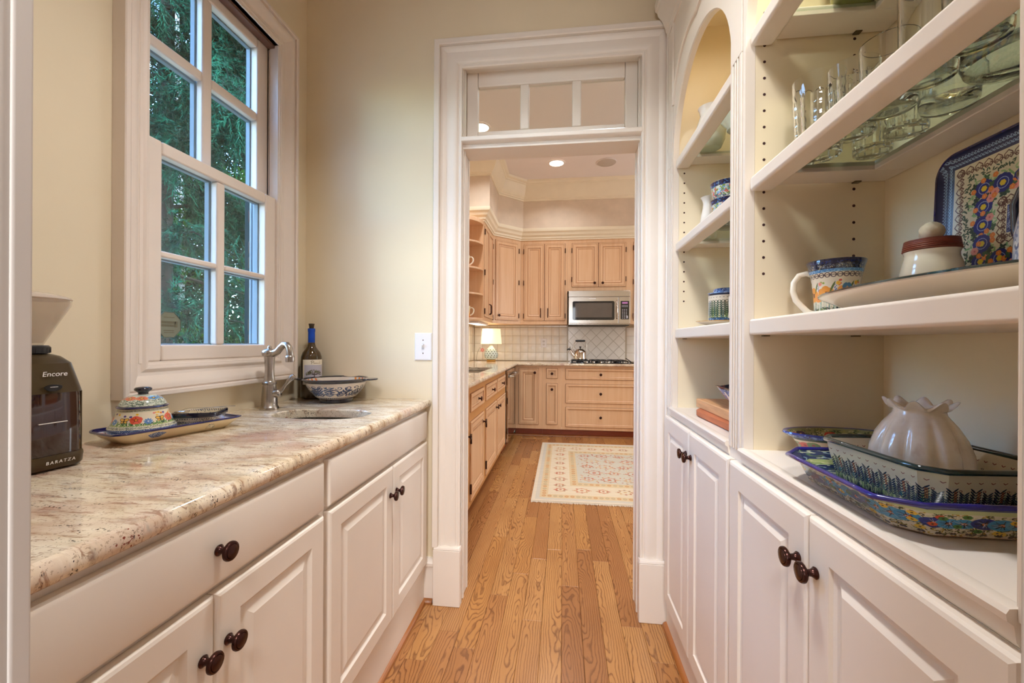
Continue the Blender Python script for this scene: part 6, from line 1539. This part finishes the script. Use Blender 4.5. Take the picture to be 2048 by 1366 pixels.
def sprays(C, D, L, nb, wd):
    """feathery sprays: at each centre C with direction D, nb needles fanned along a drooping stem"""
    n = len(C); out = []
    for k in range(nb):
        s = (k+.5)/nb; base = C+D*(L*s)[:, None]*1.0; base[:, 2] -= (L*.45*s*s)
        d = unit(D*.9+R_.normal(0, .50, (n, 3))+np.array([0, 0, -.18])); ln = L*(.32*(1-.4*s))*R_.uniform(.7, 1.3, n)
        side = unit(np.cross(d, R_.normal(0, 1, (n, 3)))); w_ = wd*R_.uniform(.7, 1.3, n)
        out.append(np.stack([base+side*w_[:, None], base-side*w_[:, None], base+d*ln[:, None]], 1))
    return np.concatenate(out)
def leaves(C, sz):
    n = len(C); d = unit(R_.normal(0, 1, (n, 3))); s = unit(np.cross(d, R_.normal(0, 1, (n, 3)))); z = sz*R_.uniform(.6, 1.4, n)[:, None]
    a = np.stack([C+s*z*.42, C-s*z*.42, C+d*z], 1); b_ = np.stack([C+s*z*.42, C-d*z*.9, C-s*z*.42], 1); return np.concatenate([a, b_])
def branchset(parent, base, n, length, rad, zr, name='branch', slope=0.0, seed=1, mat=None):
    r = random.Random(seed); tips = []
    for i in range(n):
        z = zr[0]+(zr[1]-zr[0])*(i+r.random()*.6)/n; a = r.uniform(-.9, 1.5) if i % 3 else r.uniform(0, 6.3); L = length*(1-.35*i/n)*r.uniform(.7, 1.15)
        P = [(base[0]+L*s*math.cos(a+.25*s), base[1]+L*s*math.sin(a+.25*s), z+slope*L*s-.22*L*s*s+.05*L*math.sin(7*s+i)) for s in (0, .2, .4, .6, .8, 1)]
        b_ = MB().tube(P, [rad*(1-.85*k/5) for k in range(6)], 5); build(name, b_, mat or BARK, parent); tips.append(P)
    return tips
# near cedar: drooping boughs, blue-green feathery sprays
CB = (-6.6, 6.15)
t = thing('cedar_tree', 'tall dark blue-green cedar with drooping feathery boughs filling the window', 'tree', (CB[0], CB[1], -.6))
build('trunk', MB().tube([(CB[0], CB[1], -.6), (CB[0]+.05, CB[1], 3), (CB[0], CB[1]+.1, 7), (CB[0], CB[1], 11)], [.17, .13, .10, .04], 10), BARK, t, smooth=60)
tips = branchset(t, CB, 26, 3.2, .035, (1.4, 9.5), seed=4, slope=.12)
C, D = [], []
for P in tips:
    P = np.array(P); zz = P[0, 2]; cnt = 620 if zz > 3.0 else 200
    s = R_.uniform(.12, 1, cnt)*5; i = np.minimum(s.astype(int), 4); f = (s-i)[:, None]; q = P[i]*(1-f)+P[i+1]*f; dr = unit(P[i+1]-P[i])
    C.append(q+R_.normal(0, .16, (cnt, 3))*np.array([1, 1, .8])); D.append(unit(dr*.7+R_.normal(0, .55, (cnt, 3))+np.array([0, 0, -.35])))
C = np.concatenate(C); D = np.concatenate(D); n = len(C)
CED = leafmat('cedar_foliage', rgb(7, 30, 21), rgb(24, 74, 52), .3); CED2 = leafmat('cedar_foliage_dark', rgb(5, 14, 9), rgb(15, 32, 17), .3)
m_ = R_.rand(n) < .5
tris('foliage', sprays(C[m_], D[m_], R_.uniform(.28, .50, m_.sum()), 22, .0060), CED, t); tris('foliage', sprays(C[~m_], D[~m_], R_.uniform(.28, .50, (~m_).sum()), 20, .0060), CED2, t)
# second conifer further back
def cone_tree(label, x, y, h, r, n, mats, zr0=.0):
    t = thing('conifer_tree', label, 'tree', (x, y, -.6)); build('trunk', MB().tube([(x, y, -.6), (x, y, h)], [.22, .03], 8), BARK, t)
    z = R_.uniform(zr0, 1, n); a = R_.uniform(0, 6.28, n); rr_ = r*(1-z)*np.sqrt(R_.uniform(.25, 1, n)); C = np.stack([x+rr_*np.cos(a), y+rr_*np.sin(a), z*h], 1)
    D = unit(np.stack([np.cos(a), np.sin(a), R_.uniform(-.5, .1, n)], 1)+R_.normal(0, .3, (n, 3)))
    tris('foliage', sprays(C, D, R_.uniform(.45, .8, n), 8, .026), mats, t)
cone_tree('dark conifer behind the cedar, left part of the window view', -11.5, 7.6, 15, 3.4, 11000, CED2, .03)
cone_tree('dark conifer behind the cedar, right part of the window view', -10.0, 12.2, 14, 3.2, 11000, CED2, .03)
cone_tree('dark conifer at the far right beyond the shutter', -6.5, 12.5, 13, 2.6, 3600, CED, .12)
# maple with light green leaves lower down, gaps of sky between
MPL = leafmat('maple_foliage', rgb(18, 46, 12), rgb(50, 80, 22), .45)
for (x, y, lab, sd) in ((-8.6, 9.6, 'light green leafy maple showing in the lower window panes', 3), (-9.6, 6.6, 'second leafy maple low behind the cedar trunk', 5)):
    t = thing('maple_tree', lab, 'tree', (x, y, -.6)); build('trunk', MB().tube([(x, y, -.6), (x+.1, y, 2), (x, y, 6)], [.16, .12, .05], 10), BARK, t, smooth=60)
    tp = branchset(t, (x, y), 14, 2.6, .03, (.6, 5.5), seed=sd, slope=.25)
    C = []
    for P in tp:
        P = np.array(P); s = R_.uniform(.1, 1, 420)*5; i = np.minimum(s.astype(int), 4); f = (s-i)[:, None]; C.append(P[i]*(1-f)+P[i+1]*f+R_.normal(0, .30, (420, 3)))
    tris('foliage', leaves(np.concatenate(C), .085), MPL, t)
cone_tree('tall dark conifer far behind the cedar, upper left pane', -14.5, 9.6, 19, 4.6, 11000, CED2, .03)
cone_tree('dark conifer far behind, between the other conifers', -14.0, 15.0, 18, 4.6, 9000, CED2, .03)
for i, (x, y, h, lab) in enumerate(((-15, -3.5, 4.2, 'distant low evergreen outside, left of the window view'), (-16, .5, 4.8, 'distant low evergreen outside, behind the lawn'), (-16, 4.5, 6.5, 'distant evergreen outside, between lawn and cedar'))):
    cone_tree(lab, x, y, h, 3.0, 2600, CED2, .0)
t = thing('sunlit_trunk_tree', 'tree trunk coloured pale as if sunlit, behind the cedar trunk, lower left pane', 'tree', (-9.2, 8.9, -.6))
build('trunk', MB().tube([(-9.2, 8.9, -.6), (-9.15, 8.95, 3), (-9.2, 8.9, 9)], [.17, .15, .08], 10), plain('painted_sunlit_bark', rgb(120, 122, 120), .9, var=.3, vscale=5, spec=.05), t, smooth=60)  # light falling on the trunk is put into this pale bark colour
